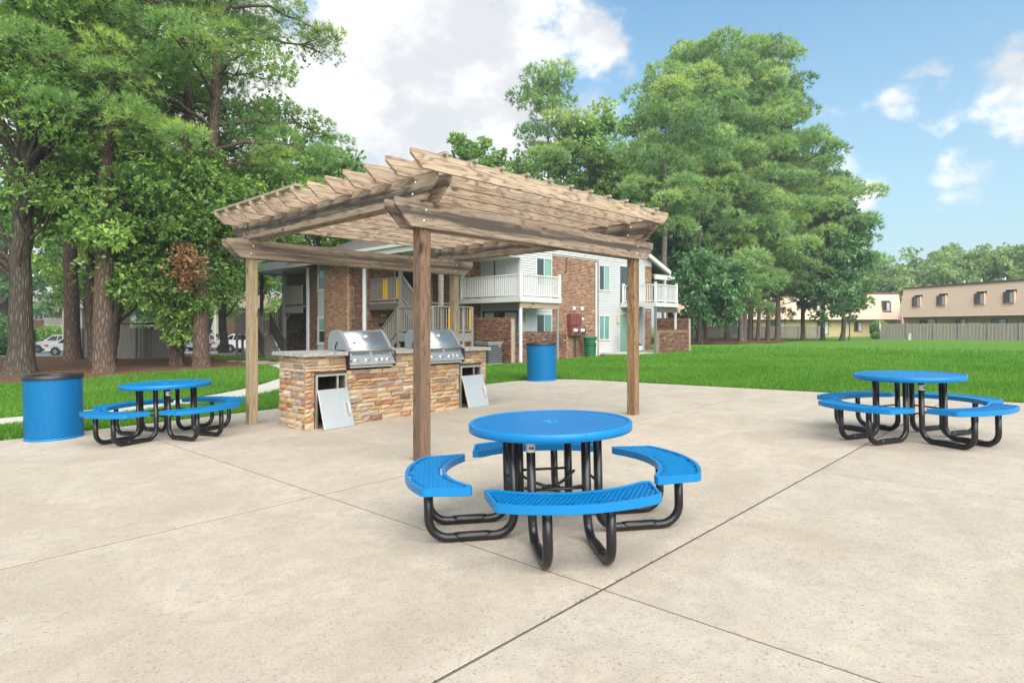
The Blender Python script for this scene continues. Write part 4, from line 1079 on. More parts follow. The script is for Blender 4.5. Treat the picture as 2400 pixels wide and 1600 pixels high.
# balconies belong to the building
bal = bpy.data.objects.new('balcony', None); COL.objects.link(bal); bal.parent = bld
DZ = 2.61
deckbox(bal, ob, 'deck', 'trim', 17.62, 20.06, 16.42, 17.62, DZ-.10, DZ); deckbox(bal, ob, 'deck', 'trim', 17.62, 18.86, 17.63, 19.96, DZ-.10, DZ)
deckbox(bal, ob, 'fascia', 'trim', 17.58, 17.615, 16.38, 19.97, DZ-.19, DZ+.01); deckbox(bal, ob, 'fascia', 'trim', 17.62, 20.10, 16.38, 16.415, DZ-.19, DZ+.01)
deckbox(bal, ob, 'support_beam', 'rafter', 17.66, 20.05, 16.46, 16.52, DZ-.42, DZ-.195); deckbox(bal, ob, 'underside', 'soffit', 17.63, 18.86, 17.0, 19.95, DZ-.125, DZ-.105)
rail(bal, ob, (17.64, 19.92), (17.64, 16.46), DZ, DZ, .88, 'vinylrail', .108); rail(bal, ob, (17.68, 16.44), (20.02, 16.44), DZ, DZ, .88, 'vinylrail', .108)
for a, b in ((17.64, 16.44), (20.03, 16.44), (17.64, 19.9)): post(bal, ob, a, b, DZ, DZ+.96, .10, 'vinylrail', True)
post(bal, ob, 17.72, 16.5, .0, DZ-.42, .09, 'pipewhite'); post(bal, ob, 19.98, 16.5, .0, DZ-.42, .07, 'castgrey')
bal2 = bpy.data.objects.new('balcony', None); COL.objects.link(bal2); bal2.parent = bld
deckbox(bal2, ob, 'deck', 'trim', 26.34, 28.40, 15.64, 17.62, DZ-.10, DZ); deckbox(bal2, ob, 'fascia', 'trim', 26.30, 26.335, 15.6, 17.62, DZ-.19, DZ+.01); deckbox(bal2, ob, 'fascia', 'trim', 26.34, 28.44, 15.6, 15.635, DZ-.19, DZ+.01)
deckbox(bal2, ob, 'support_beam', 'darkwood', 26.40, 28.40, 15.68, 15.74, DZ-.46, DZ-.195); deckbox(bal2, ob, 'underside', 'soffit', 26.34, 28.40, 16.0, 17.62, DZ-.125, DZ-.105)
rail(bal2, ob, (26.36, 17.56), (26.36, 15.66), DZ, DZ, .88, 'vinylrail', .125); rail(bal2, ob, (26.4, 15.66), (28.36, 15.66), DZ, DZ, .88, 'vinylrail', .125)
for a, b in ((26.36, 15.66), (28.37, 15.66), (26.36, 17.5)): post(bal2, ob, a, b, DZ, DZ+.96, .10, 'vinylrail', True)
post(bal2, ob, 26.42, 15.7, .1, DZ-.19, .10, 'greywood'); post(bal2, ob, 28.34, 15.7, .1, DZ-.46, .09, 'trim')

# ---- outside stairs
def stairs(parent, org, a0, a1, b_low, b_high, z0, z1, n, m):
    rise, run = (z1-z0)/n, (b_high-b_low)/(n-1 if n > 1 else 1)
    for i in range(n-1):
        z = z0+(i+1)*rise; b = b_low+i*run; lo, hi = sorted((b, b+run))
        deckbox(parent, org, 'tread', m, a0, a1, lo-.02, hi+.02, z-.04, z); 
        deckbox(parent, org, 'riser', m, a0+.01, a1-.01, (b if run > 0 else b)-.012, (b)+.012, z-rise, z-.041)
    for a in (a0-.02, a1+.02):
        mb = MB(); vs = []
        for b, z in ((b_low, z0), (b_high, z1)):
            for da in (-.02, .02):
                for dz in (-.26, .0): vs.append((a+da-org[0], b-org[1], z+dz-org[2]))
        mb.add(vs, ((0, 1, 3, 2), (4, 6, 7, 5), (0, 4, 5, 1), (2, 3, 7, 6), (1, 5, 7, 3), (0, 2, 6, 4))); mb.build('stringer', M[m], parent)
p = W(15, 19); os_ = (15, 19, g(p.x, p.y))
stA = thing('wooden_staircase', 'grey wooden stair with yellow balusters before the brick wall behind the grills', 'staircase', (p.x, p.y, os_[2]), YAW)
deckbox(stA, os_, 'deck', 'greywood', 14.42, 17.9, 19.85, 22.17, 2.38, 2.45); deckbox(stA, os_, 'rim_joist', 'darkwood', 14.40, 14.45, 19.8, 21.99, 2.13, 2.375)
rail(stA, os_, (14.46, 21.97), (14.46, 19.95), 2.45, 2.45, .93, 'greywood', .112, .034, yellow=(8, 9, 10, 16, 17))
post(stA, os_, 14.46, 19.86, -.05, 4.29, .13, 'greywood')
stairs(stA, os_, 14.55, 15.1, 18.45, 19.84, 1.22, 2.45, 7, 'greywood')
rail(stA, os_, (14.50, 19.75), (14.50, 18.5), 2.45, 1.30, .93, 'greywood', .115, .042)
deckbox(stA, os_, 'landing', 'greywood', 13.3, 15.15, 16.5, 18.43, 1.15, 1.22); deckbox(stA, os_, 'rim_joist', 'greywood', 13.26, 13.295, 16.46, 18.43, .92, 1.215); deckbox(stA, os_, 'rim_joist', 'greywood', 13.3, 15.15, 16.46, 16.495, .92, 1.215)
rail(stA, os_, (13.32, 18.4), (13.32, 16.5), 1.22, 1.22, .93, 'greywood', .12, .042); rail(stA, os_, (13.38, 16.5), (15.1, 16.5), 1.22, 1.22, .93, 'greywood', .12, .034, yellow=(5, 13))
for a, b in ((13.32, 18.42), (13.32, 16.5), (15.12, 16.5), (15.1, 18.35)): post(stA, os_, a, b, -.06, 2.16, .10, 'greywood')
post(stA, os_, 13.78, 16.6, -.05, 4.29, .13, 'greywood')
stairs(stA, os_, 13.36, 14.32, 20.0, 18.47, -.03, 1.22, 6, 'greywood')
rail(stA, os_, (13.32, 20.05), (13.32, 18.45), -.02, 1.22, .93, 'greywood', .125, .042); post(stA, os_, 13.32, 20.1, -.06, .95, .10, 'greywood')
deckbox(stA, os_, 'storage_box', 'greywood', 13.45, 14.25, 17.0, 18.0, -.05, .75)
p = W(14.5, 30); os2 = (14.5, 30, g(p.x, p.y))
stB = thing('wooden_staircase', 'dark grey wooden stair under the porch at the left end of the building', 'staircase', (p.x, p.y, os2[2]), YAW)
deckbox(stB, os2, 'deck', 'greywood', 14.36, 15.97, 27.42, 29.4, 2.38, 2.45); deckbox(stB, os2, 'rim_joist', 'greywood', 14.32, 14.355, 27.45, 29.4, 2.1, 2.375)
rail(stB, os2, (14.36, 29.3), (14.36, 27.5), 2.45, 2.45, .95, 'greywood', .1, .042, yellow=())
post(stB, os2, 14.36, 29.38, -.15, 4.19, .16, 'greywood')
stairs(stB, os2, 14.8, 15.8, 30.75, 29.4, 1.2, 2.45, 7, 'greywood'); rail(stB, os2, (14.72, 29.45), (14.72, 30.75), 2.45, 1.25, .95, 'greywood', .115, .042)
deckbox(stB, os2, 'landing', 'greywood', 13.25, 15.9, 30.78, 31.8, 1.13, 1.2); post(stB, os2, 13.3, 31.75, -.15, 2.1, .1, 'greywood'); post(stB, os2, 14.3, 30.8, -.15, 2.15, .1, 'greywood')
rail(stB, os2, (13.28, 31.75), (15.9, 31.75), 1.2, 1.2, .95, 'greywood', .12, .042)
stairs(stB, os2, 13.3, 14.2, 29.2, 30.76, -.12, 1.2, 7, 'greywood'); rail(stB, os2, (14.26, 29.15), (14.26, 30.75), -.1, 1.2, .92, 'darkwood', .115, .042); post(stB, os2, 14.26, 29.1, -.15, .9, .11, 'darkwood')
rail(stB, os2, (13.26, 29.15), (13.26, 30.75), -.1, 1.2, .92, 'darkwood', .115, .042)

# ---- walled patios
def patio_wall(label, org, segs, dark=True):
    p = W(*org); t = thing('patio_wall', label, 'garden wall', (p.x, p.y, BZ), YAW)
    for (face, s0, s1, z0, z1, th, n) in segs:
        k, pl = face; a = (s0-org[0], s1-org[0], pl+.012-org[1], pl+th-org[1]) if k == 'S' else (pl+.012-org[0], pl+th-org[0], s0-org[1], s1-org[1])
        MB().box(*a, z0-BZ, z1-.07-BZ).build('core', M['dmortar'], t)
        bricks(face, t, s0, s1, z0, z1-.075, dark=dark, singles=n, org=org)
        m = int((s1-s0)/.0725)
        for i in range(m):                                    # soldier course on top
            s = s0+(i+.5)*(s1-s0)/m
            c = (s-org[0], pl+th/2-org[1], z1-.036-BZ) if k == 'S' else (pl+th/2-org[0], s-org[1], z1-.036-BZ)
            put('brick', coping_me, None, t, False, c, (0, 0, 0 if k == 'S' else PI/2))
    return t
mb = MB(); mb.box(-.031, .031, -.11, .11, -.036, .036); coping_me = bpy.data.meshes.new('brick'); coping_me.from_pydata(mb.v, [], mb.f); coping_me.materials.append(M['dbrick'])
patio_wall('dark brick patio wall with a tall and a low part, beside the air conditioner', (17.56, 16.82),
           [(('L', 17.50), 16.80, 18.85, -.08, 1.82, .2, 60), (('S', 16.78), 17.71, 20.9, -.05, 1.25, .2, 120)])
patio_wall('brick patio wall under the right hand balcony at the lawn', (28, 15.7), [(('S', 15.58), 26.55, 29.5, .05, 1.31, .2, 90), (('L', 29.52), 15.59, 17.6, .05, 1.9, .2, 0)])
mb = MB(); mb.prism([(24.6, 15.75), (29.5, 15.75), (29.5, 17.64), (24.6, 17.64)], 0, .09, lambda u, v, h: (lambda p: (p.x, p.y, .12+h-.02))(W(u, v)))
tag(mb.build('patio_pad', M['path']), kind='structure')

# ---- things along the building
def at(a, b, dz=0): p = W(a, b); return Vector((p.x, p.y, g(p.x, p.y)-.035+dz))
ac = thing('air_conditioner', 'dark grey outdoor air conditioner with red badge beside the tall patio wall', 'air conditioner', at(16.72, 17.25), YAW)
box('concrete_pad', M['path'], ac, -.48, .48, -.48, .48, -.03, .05)
box('cabinet', M['castgrey'], ac, -.37, .37, -.37, .37, .06, .86, .02)
for k in range(10):
    z = .13+k*.072
    for s in (0, 1):
        mb = MB(); mb.box(-.38, .38, -.012, .012, -.018, .018, Matrix.Rotation(.5, 4, 'X')); mb.build('louver', M['blackplastic'], ac, loc=(0, -.378, z) if s == 0 else (-.378, 0, z), rot=(0, 0, 0 if s == 0 else -PI/2))
box('top_cover', M['greysteel'], ac, -.40, .40, -.40, .40, .865, .91, .02)
mb = MB(); mb.lathe([(0, .03), (.12, .03), (.28, .012), (.29, 0)], 24); mb.build('fan_guard', M['blackplastic'], ac, True, loc=(0, 0, .912))
mb = MB(); mb.lathe([(0, .006), (.075, .005), (.08, 0)], 20); bdg = mb.build('badge', mat('red_badge', (.55, .03, .04), .4), ac, True, loc=(.17, -.40, .74), rot=(PI/2, 0, 0)); bdg.scale = (1, .5, 1)
mb = MB()
for k in range(5): mb.box(-.05+k*.021, -.037+k*.021, -.018, .018, .0062, .009)
mb.build('badge_print', M['trim'], bdg)
mt = thing('meter_bank', 'rust red electric meter cabinet with two round meters on the brick gable', 'meter cabinet', W(22.55, 17.62, 1.05), YAW)
box('upper_cabinet', M['meter'], mt, -.52, .30, -.20, 0, .42, .98, .01); box('lower_cabinet', M['meter'], mt, -.50, .52, -.24, 0, -.02, .40, .01)
for k in range(4): box('breaker_cover', M['meter'], mt, -.49+k*.195, -.33+k*.195, -.225, -.201, .46, .93, .01)
for x in (-.22, .30):
    mb = MB(); mb.lathe([(0, .15), (.09, .14), (.115, .10), (.12, .03), (.15, .02), (.15, 0)], 20); mm = mb.build('meter', M['galv'], mt, True, loc=(x, -.24, .19), rot=(PI/2, 0, 0))
    mb = MB(); mb.lathe([(0, .152), (.06, .152)], 16); mb.build('dial', M['dark'], mm)
mb = MB(); mb.lathe([(0, .10), (.07, .10), (.09, .03), (.09, 0)], 16); mb.build('round_cover', M['trim'], mt, True, loc=(.50, -.03, .74), rot=(PI/2, 0, 0))
box('supply_pipe', M['darkwood'], mt, -.07, -.01, -.12, -.06, -1.1, -.03)
gc = thing('garden_bin', 'dark green ribbed plastic bin standing by the brick gable', 'bin', at(23.05, 17.1), YAW)
prof = [(.0, 0), (.245, 0)]
for k in range(8): z = .06+k*.105; prof += [(.25+.007*k, z), (.262+.007*k, z+.02), (.262+.007*k, z+.05), (.25+.007*k, z+.07)]
prof += [(.33, .90), (.345, .92), (.345, .95), (.30, .955), (.28, .5), (0, .45)]
mb = MB(); mb.lathe(prof, 28); mb.build('body', M['bin_green'], gc, True, rot=(.03, -.05, 0))
box('label_plate', M['cream'], gc, -.05, .05, -.325, -.315, .68, .80)
ch = thing('patio_chair', 'black and white patio chair beside the ground floor glass door', 'chair', at(26.3, 16.75, .12), YAW)
box('seat', M['blackplastic'], ch, -.27, .27, -.28, .28, .36, .42, .02)
mb = MB(); mb.box(-.26, .26, -.02, .02, 0, .72); mb.build('backrest', M['blackplastic'], ch, loc=(-.26, 0, .40), rot=(0, 0, PI/2)).rotation_euler = (0, -.35, 0)
ch.children[-1].rotation_euler = Euler((.38, 0, PI/2))
for x, y in ((-.25, -.25), (.25, -.25), (-.25, .25), (.25, .25)): 
    mb = MB(); mb.tube([(x, y, 0), (x*.9, y*.9, .36)], .018, 8); mb.build('leg', M['castgrey'], ch)
box('side_panel', M['trim'], ch, -.24, .24, -.29, -.275, .1, .33, .02)
# ================================================================ TREES
def leaf_cards(rr, c, size, up=.3, wid=.5):
    """diamond leaves with random attitude; c: (n,3)"""
    n = len(c); u = rr.normal(size=(n, 3)); u[:, 2] *= .6; u /= np.linalg.norm(u, axis=1)[:, None]
    nr = rr.normal(size=(n, 3)); nr[:, 2] = np.abs(nr[:, 2])+up*2; w_ = np.cross(u, nr); w_ /= np.linalg.norm(w_, axis=1)[:, None]+1e-9
    L_ = size*(.65+.7*rr.random(n))[:, None]
    v = np.empty((n, 4, 3)); v[:, 0] = c-u*L_*.5; v[:, 1] = c+w_*L_*wid*.5; v[:, 2] = c+u*L_*.5; v[:, 3] = c-w_*L_*wid*.5
    return v.reshape(-1, 3)
def rosettes(rr, c, ax, size, k=6, wid=.42):
    """leaves fanning from each twig end c round its axis, like the sprays of an oak"""
    n = len(c); u = ax[:, None, :]*.75 + rr.normal(size=(n, k, 3))*.62; u /= np.linalg.norm(u, axis=2)[..., None]
    w_ = np.cross(u, ax[:, None, :]+rr.normal(size=(n, k, 3))*.35); w_ /= np.linalg.norm(w_, axis=2)[..., None]+1e-9
    L_ = size*(.7+.6*rr.random((n, k, 1))); b = c[:, None, :]; dr = np.array((0, 0, -.16))*L_
    v = np.empty((n, k, 4, 3)); v[:, :, 0] = b; v[:, :, 1] = b+u*L_*.62+w_*L_*wid*.5; v[:, :, 2] = b+u*L_+dr; v[:, :, 3] = b+u*L_*.62-w_*L_*wid*.5
    return v.reshape(-1, 3)
def needles(rr, c, ax, length, k, wid):
    """tufts: k thin needles fanning from each centre round its axis"""
    n = len(c); d = ax[:, None, :]*1.0 + rr.normal(size=(n, k, 3))*.62; d /= np.linalg.norm(d, axis=2)[..., None]
    s = np.cross(d, rr.normal(size=(n, k, 3))); s /= np.linalg.norm(s, axis=2)[..., None]+1e-9
    L_ = length*(.7+.6*rr.random((n, k, 1))); b = c[:, None, :]
    v = np.empty((n, k, 3, 3)); v[:, :, 0] = b-s*wid; v[:, :, 1] = b+s*wid; v[:, :, 2] = b+d*L_
    return v.reshape(-1, 3)
def curve(p0, p1, rr, sag=.0, n=6, wob=.06):
    p0, p1 = np.array(p0, float), np.array(p1, float); L_ = np.linalg.norm(p1-p0); o = []
    for i in range(n+1):
        t = i/n; q_ = p0+(p1-p0)*t; q_ = q_ + rr.normal(size=3)*wob*L_*math.sin(PI*t)*.5; q_[2] += sag*L_*math.sin(PI*t); o.append(q_)
    return o
def trunk_mesh(mb, base, top, r0, r1, rr, flare=1.5, n=14, wob=.012):
    base, top = np.array(base, float), np.array(top, float); H = np.linalg.norm(top-base); P = []; Rr = []
    off = np.zeros(3)
    for i in range(n+1):
        t = i/n; off = off+np.append(rr.normal(size=2), 0)*wob*H*.3*(0 if i == 0 else 1)
        P.append(base+(top-base)*t+off); Rr.append((r0+(r1-r0)*t))
    low = [(-.10, flare*1.15), (0, flare), (.22, 1+(flare-1)*.45), (.6, 1+(flare-1)*.12)]
    P2 = [P[0]+(P[1]-P[0])/np.linalg.norm(P[1]-P[0])*h for h, _ in low]; R2 = [r0*k for _, k in low]
    mb.tube(P2+P[1:], R2+Rr[1:], 14); return P
def branches(mb, lst, rr):
    for path, r0, r1 in lst:
        k = len(path); mb.tube(path, [r0+(r1-r0)*i/(k-1) for i in range(k)], 6, False)
def finish_tree(name, label, base, wood_mb, bark, crown_v, nper, attr, leafm, group, extra=()):
    t = thing(name, label, 'tree', base, 0, group); B = np.array(base)
    wood_mb.v = [tuple(np.array(v)-B) for v in wood_mb.v]
    wood_mb.build('trunk', M[bark], t, True)
    me = npmesh('crown', crown_v-B, np.arange(len(crown_v)), nper, attr)
    tag(put('crown', me, M[leafm], t), kind='stuff')
    for nm, v, a, lm in extra: tag(put(nm, npmesh(nm, v-B, np.arange(len(v)), 4, a), M[lm], t), kind='stuff')
    return t
def oak(name, label, x, y, ground, top, crowns, leaf, seed, nleaf, size, leafm='oakleaf', bark='oakbark', r0=.3, fork=.45, clump=.85, group=None, extra=(), lean=(0, 0), nclump=None, spread=1.):
    """crowns: list of (cx, cy, cz, rx, ry, rz); leaves gather in clumps at the ends of real limbs"""
    rr = np.random.default_rng(seed); base = (x, y, ground); mb = MB()
    hz = ground+(top-ground)*.88
    P = trunk_mesh(mb, base, (x+lean[0], y+lean[1], hz), r0, r0*.25, rr)
    cs = []; tot = sum(c[3]*c[4]*c[5] for c in crowns)
    nc = nclump or 120
    for (cx, cy, cz, rx, ry, rz) in crowns:
        m = max(6, int(nc*rx*ry*rz/tot)); d = rr.normal(size=(m, 3)); d /= np.linalg.norm(d, axis=1)[:, None]
        rad_ = (.25+.75*rr.random(m)**.55)[:, None]
        cs.append(np.array((cx, cy, cz))+d*rad_*np.array((rx, ry, rz)))
    cs = np.concatenate(cs); lst = []
    H = hz-ground
    order = rr.permutation(len(cs))
    for i in order[:max(14, len(cs)//3)]:
        c = cs[i]; t = np.clip((c[2]-ground)/H*.75-.08, .18, .97); k = t*(len(P)-1); k0 = int(min(k, len(P)-2)); s = P[k0]+(P[k0+1]-P[k0])*(k-k0)
        L_ = np.linalg.norm(c-s); rb = min(r0*.42*(1-t*.6), .018*L_+.012)
        lst.append((curve(s, c, rr, .08, 6), rb, .012))
        for _ in range(2):
            j = order[rr.integers(len(order))]
            if np.linalg.norm(cs[j]-c) < 2.8: lst.append((curve(s+(c-s)*.55, cs[j], rr, .05, 4), rb*.5, .008))
    branches(mb, lst, rr)
    w_ = .4+rr.random(len(cs))**2*1.6; w_ /= w_.sum(); idx = rr.choice(len(cs), nleaf, p=w_)
    rad_ = clump*(.55+.75*rr.random(len(cs)))
    d = rr.normal(size=(nleaf, 3)); d /= np.linalg.norm(d, axis=1)[:, None]; d *= (rr.random(nleaf)**.42)[:, None]
    d[:, 2] *= .62; K = 6; nt = nleaf//K; idx, d = idx[:nt], d[:nt]
    pos = cs[idx]+d*rad_[idx][:, None]*spread
    ax = d/(np.linalg.norm(d, axis=1)[:, None]+1e-6)*.7+np.array((0, 0, .55))+rr.normal(size=(nt, 3))*.35; ax /= np.linalg.norm(ax, axis=1)[:, None]
    tint = rr.normal(size=len(cs))*.16
    val = np.clip(.44+tint[idx]*1.1+rr.normal(size=nt)*.17, 0, 1); val = np.clip(np.repeat(val, K)+rr.normal(size=nt*K)*.12, 0, 1)
    return finish_tree(name, label, base, mb, bark, rosettes(rr, pos, ax, size*1.15), 4, val, leafm, group, extra)
def pine(label, x, y, ground, top, h0, rmax, seed, nl, leafm='needle', bark='pinebark', r0=.3, lean=(0, 0), tl=.26, k=12, wid=.008, clr=.9, tufts=85, group=None, side=None, shape=.55, cap=None, sparse=0., rbase=.8, cden=.95):
    """tall pine: bare bole, whorls of limbs carrying flattened rounded clumps of needle tufts"""
    rr = np.random.default_rng(seed); base = (x, y, ground); mb = MB(); H = top-ground
    P = trunk_mesh(mb, base, (x+lean[0], y+lean[1], top), r0, r0*.16, rr, 1.35, 16, .006)
    lst, C_, AX, TI = [], [], [], []
    for i in range(nl):
        t = (i+.5+rr.uniform(-.4, .4))/nl; z = h0+(top-h0)*t; kk = np.clip((z-ground)/H, 0, .995)*(len(P)-1); k0 = int(kk); s = P[k0]+(P[min(k0+1, len(P)-1)]-P[k0])*(kk-k0)
        az = i*2.39996+rr.normal()*.35
        prof = (rbase+(1-rbase)*min(1, t/.3)) * (1-max(0, (t-.3)/.7)**1.6*(1-shape*.35)); L_ = rmax*prof*rr.uniform(.62, 1.12)
        if side is not None:
            L_ *= 1+side[1]*max(0, math.cos(az-side[0]))
        up = .05+.55*t+rr.normal()*.12
        d = np.array((math.cos(az), math.sin(az), up)); e = s+d*L_; e[2] -= .12*L_*(1-t)
        pa = curve(s, e, rr, .10, 7, .05); rb = min(.014*L_+.02, r0*.35)
        lst.append((pa, rb, .012))
        m = max(1, int(1.4+L_*cden)); 
        for j in range(m):
            f = .48+.52*(j+1)/m; q_ = pa[0]+(pa[-1]-pa[0])*f; q_ = pa[min(int(f*7), 7)]
            off = rr.normal(size=3)*np.array((.9, .9, .35))*clr*(.25 if j == m-1 else .95)
            c = q_+off
            if j < m-1 and np.linalg.norm(off) > .4: lst.append((curve(q_, c, rr, .05, 3), rb*.45, .008))
            rc = clr*rr.uniform(.62, 1.12)
            nt = int(tufts*rr.uniform(.6, 1.15)*(rc/clr)**2*(1-sparse*rr.random()))
            dd = rr.normal(size=(nt, 3)); dd[:, 2] = dd[:, 2]*.8+.42; dd /= np.linalg.norm(dd, axis=1)[:, None]
            pos = c+dd*np.array((rc, rc, rc*.52))*(.45+.55*rr.random(nt)**.4)[:, None]
            C_.append(pos); ax = dd*.8+np.array((0, 0, .55)); ax /= np.linalg.norm(ax, axis=1)[:, None]; AX.append(ax)
            TI.append(np.clip(.45+rr.normal()*.2+.1*dd[:, 2]+rr.normal(size=nt)*.10, 0, 1))  # clump tops lighter, undersides darker: shading from above put into the needle tint
    branches(mb, lst, rr); C_, AX, TI = np.concatenate(C_), np.concatenate(AX), np.concatenate(TI)
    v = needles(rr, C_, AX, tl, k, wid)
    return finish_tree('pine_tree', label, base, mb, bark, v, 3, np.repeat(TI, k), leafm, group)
def gz(x, y): return g(x, y)-.03
GL = 'trees in the mulch bed at the left'
# --- near left
oak('oak_tree', 'broad leaved oak with forked grey trunk at the far left edge', -17.47, 22.0, gz(-17.47, 22), 16, [(-17.6, 22.0, 10.0, 4.6, 3.6, 5.2), (-14.8, 21.5, 11.0, 3.0, 3.0, 3.6), (-20, 21.5, 6.0, 2.6, 2.4, 2.0)], 0, 11, 40000, .17, r0=.40, group=GL, nclump=170, clump=1.0)
oak('oak_tree', 'leafy oak hanging low over the mulch between two pine trunks', -16.0, 24.6, gz(-16, 24.6), 9.5, [(-14.2, 23.0, 5.4, 2.3, 2.2, 2.0), (-12.8, 23.4, 6.6, 2.2, 2.2, 2.0), (-16.2, 23.8, 6.4, 2.0, 2.0, 1.8), (-13.9, 22.9, 3.3, 1.5, 1.3, 1.0), (-15.2, 23.2, 4.2, 1.3, 1.2, .9)], 0, 12, 50000, .165, r0=.17, group=GL, nclump=130, clump=.85, lean=(1.6, -.6))
oak('oak_tree', 'oak with bright foliage just left of the pergola', -12.9, 25.6, gz(-12.9, 25.6), 9.5, [(-11.9, 24.6, 6.2, 2.3, 2.0, 2.1), (-11.95, 25.2, 4.1, 1.5, 1.6, 1.5), (-12.7, 24.4, 3.6, 1.4, 1.4, 1.4), (-12.3, 24.4, 2.9, 1.0, 1.1, .9)], 0, 13, 42000, .165, r0=.15, group=GL, nclump=110, clump=.8, lean=(1.2, 0))
DEADC = np.concatenate([np.random.default_rng(9+i).normal(size=(n_, 3))*np.array((r_, r_, r_*.8))+np.array(c_) for i, (n_, r_, c_) in enumerate(((100, .17, (-12.1, 22.6, 4.35)), (120, .19, (-11.75, 22.5, 4.15)), (150, .21, (-11.95, 22.5, 3.75)), (110, .19, (-11.45, 22.4, 3.85)), (120, .21, (-12.2, 22.6, 3.4)), (160, .15, (-11.75, 22.5, 3.25)), (110, .13, (-11.35, 22.4, 3.35)), (90, .12, (-11.9, 22.5, 2.9))))])
yo = oak('young_oak', 'young low oak with a dead brown spray, between two rough pine trunks', -12.95, 24.3, gz(-12.95, 24.3), 3.6, [(-13.0, 24.0, 2.35, .95, .9, .95), (-12.2, 24.0, 2.6, .8, .8, .8), (-12.6, 23.9, 1.5, .8, .6, .6)], 0, 14, 11000, .16, r0=.05, group=GL, nclump=34, clump=.42,
    extra=[('dead_spray', leaf_cards(np.random.default_rng(10), DEADC, .15), np.random.default_rng(11).random(len(DEADC)), 'deadleaf')])
mb = MB(); rr_d = np.random.default_rng(3); s0_ = np.array((-12.75, 23.6, 3.2))
for e_ in ((-12.1, 22.6, 4.35), (-11.45, 22.4, 3.85), (-11.75, 22.5, 3.25), (-11.35, 22.4, 3.35), (-11.95, 22.5, 3.75)): mb.tube(curve(s0_, e_, rr_d, .1, 5), [.03, .025, .018, .013, .009, .006], 6, False)
mb.v = [tuple(np.array(v)-np.array(yo.location)) for v in mb.v]; mb.build('dead_branch', M['oakbark'], yo, True)
oak('oak_tree', 'tall dense oak filling the canopy behind the first row of trunks', -18.6, 28.6, gz(-18.6, 28.6), 19, [(-18.5, 28.0, 12.0, 4.4, 3.0, 5.0), (-13.6, 28.2, 12.2, 3.4, 2.6, 4.6), (-23.4, 27.5, 10.5, 3.2, 2.6, 4.4), (-10.4, 28.2, 9.0, 2.2, 2.0, 2.6)], 0, 15, 48000, .19, r0=.22, group=GL, nclump=190, clump=1.0)
pine('tall dark pine trunk standing beside the parked silver car', -21.55, 30.4, gz(-21.55, 30.4), 25, 9.5, 3.6, 21, 34, r0=.36, group=GL, tl=.30, wid=.011)
pine('thick pine with flared rough base, nearest of the pines in the mulch', -14.54, 22.1, gz(-14.54, 22.1), 22, 6.6, 3.0, 22, 40, r0=.33, group=GL, tl=.27, wid=.009, clr=.8, tufts=95)
pine('slim dark pine close behind the thick flared pine', -17.26, 25.6, gz(-17.26, 25.6), 20, 8.5, 2.6, 23, 24, r0=.19, group=GL, lean=(-.6, 0), tl=.27, wid=.010)
pine('pine with reddish plated bark left of the young oak', -13.51, 25.0, gz(-13.51, 25), 21, 9.0, 3.2, 24, 30, r0=.25, group=GL, lean=(.9, 0), tl=.27, wid=.010)
pine('tall pine with long limbs reaching right over the pergola roof', -12.0, 23.95, gz(-12, 23.95), 24, 6.3, 4.0, 25, 50, r0=.29, group=GL, side=(.15, .34), tl=.27, wid=.009, clr=.8, lean=(.8, 0), rbase=.95)
# --- behind the mulch bed and the parking lot
GB = 'trees beyond the parking lot'
bk = [(-30, 44, 15, 5.0, 'oakleaf'), (-22.5, 40, 14, 4.2, 'oakleaf'), (-17.0, 36.5, 13, 3.6, 'paleleaf'), (-12.6, 41, 13.5, 4.0, 'oakleaf'), (-41, 50, 17, 5.5, 'darkleaf'), (-34.5, 66, 17, 5.5, 'oakleaf'), (-26, 72, 19, 6., 'paleleaf'), (-48, 74, 18, 6, 'oakleaf'), (-16.5, 70, 18, 5.5, 'oakleaf'), (-59, 72, 19, 6.5, 'darkleaf')]
bl = ['broad green tree behind the silver car', 'green tree rising over the wooden enclosure', 'pale green tree right of the enclosure', 'green tree beyond the outside stair of the brick building', 'dark tree at the far left of the parking lot',
      'far green tree behind the row of parked cars', 'far pale green tree between lamp post and stair', 'distant tree in front of the far left houses', 'distant green tree seen through the left end of the pergola', 'darkest distant tree at the left edge']
for i, (x, y, h, r, lf) in enumerate(bk):
    z = gz(x, y); zl = z+3.2 if y < 60 else z+2.2
    oak('leafy_tree', bl[i], x, y, z, h, [(x, y, (zl+h)/2+.5, r, r*.85, (h-zl)/2), (x+r*.4, y-1, zl+1.9, r*.7, r*.6, 1.6)], 0, 40+i, 17000, .30 if y < 60 else .38, lf, r0=.24, group=GB, nclump=90, clump=1.25)
# --- right hand grove
GR = 'tall grove right of the brick building'
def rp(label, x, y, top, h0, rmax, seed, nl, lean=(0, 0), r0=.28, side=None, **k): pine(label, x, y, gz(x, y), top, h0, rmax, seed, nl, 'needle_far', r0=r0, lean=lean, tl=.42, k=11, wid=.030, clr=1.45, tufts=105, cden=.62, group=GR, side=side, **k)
rp('straight tall pine rising close behind the right balcony', 11.6, 47, 20.5, 9.0, 2.6, 61, 20, r0=.27, bark='palebark')
rp('largest rounded pine with leaning trunk in the middle of the grove', 22.5, 60.3, 28.4, 9.0, 5.6, 62, 62, lean=(1.6, 0), r0=.30, bark='palebark', rbase=.7)
rp('big full pine at the left front of the grove', 17.6, 58, 27.2, 10.5, 5.6, 63, 56, lean=(-.4, 0), r0=.30, bark='palebark')
rp('yellow green pine with low drooping limbs over the lawn', 20.0, 54, 16.5, 3.2, 4.4, 64, 34, r0=.2, bark='palebark')
rp('pine sloping down the right side of the grove', 27.4, 64, 25.0, 5.5, 5.8, 65, 56, r0=.28, side=(0, .25), bark='palebark')
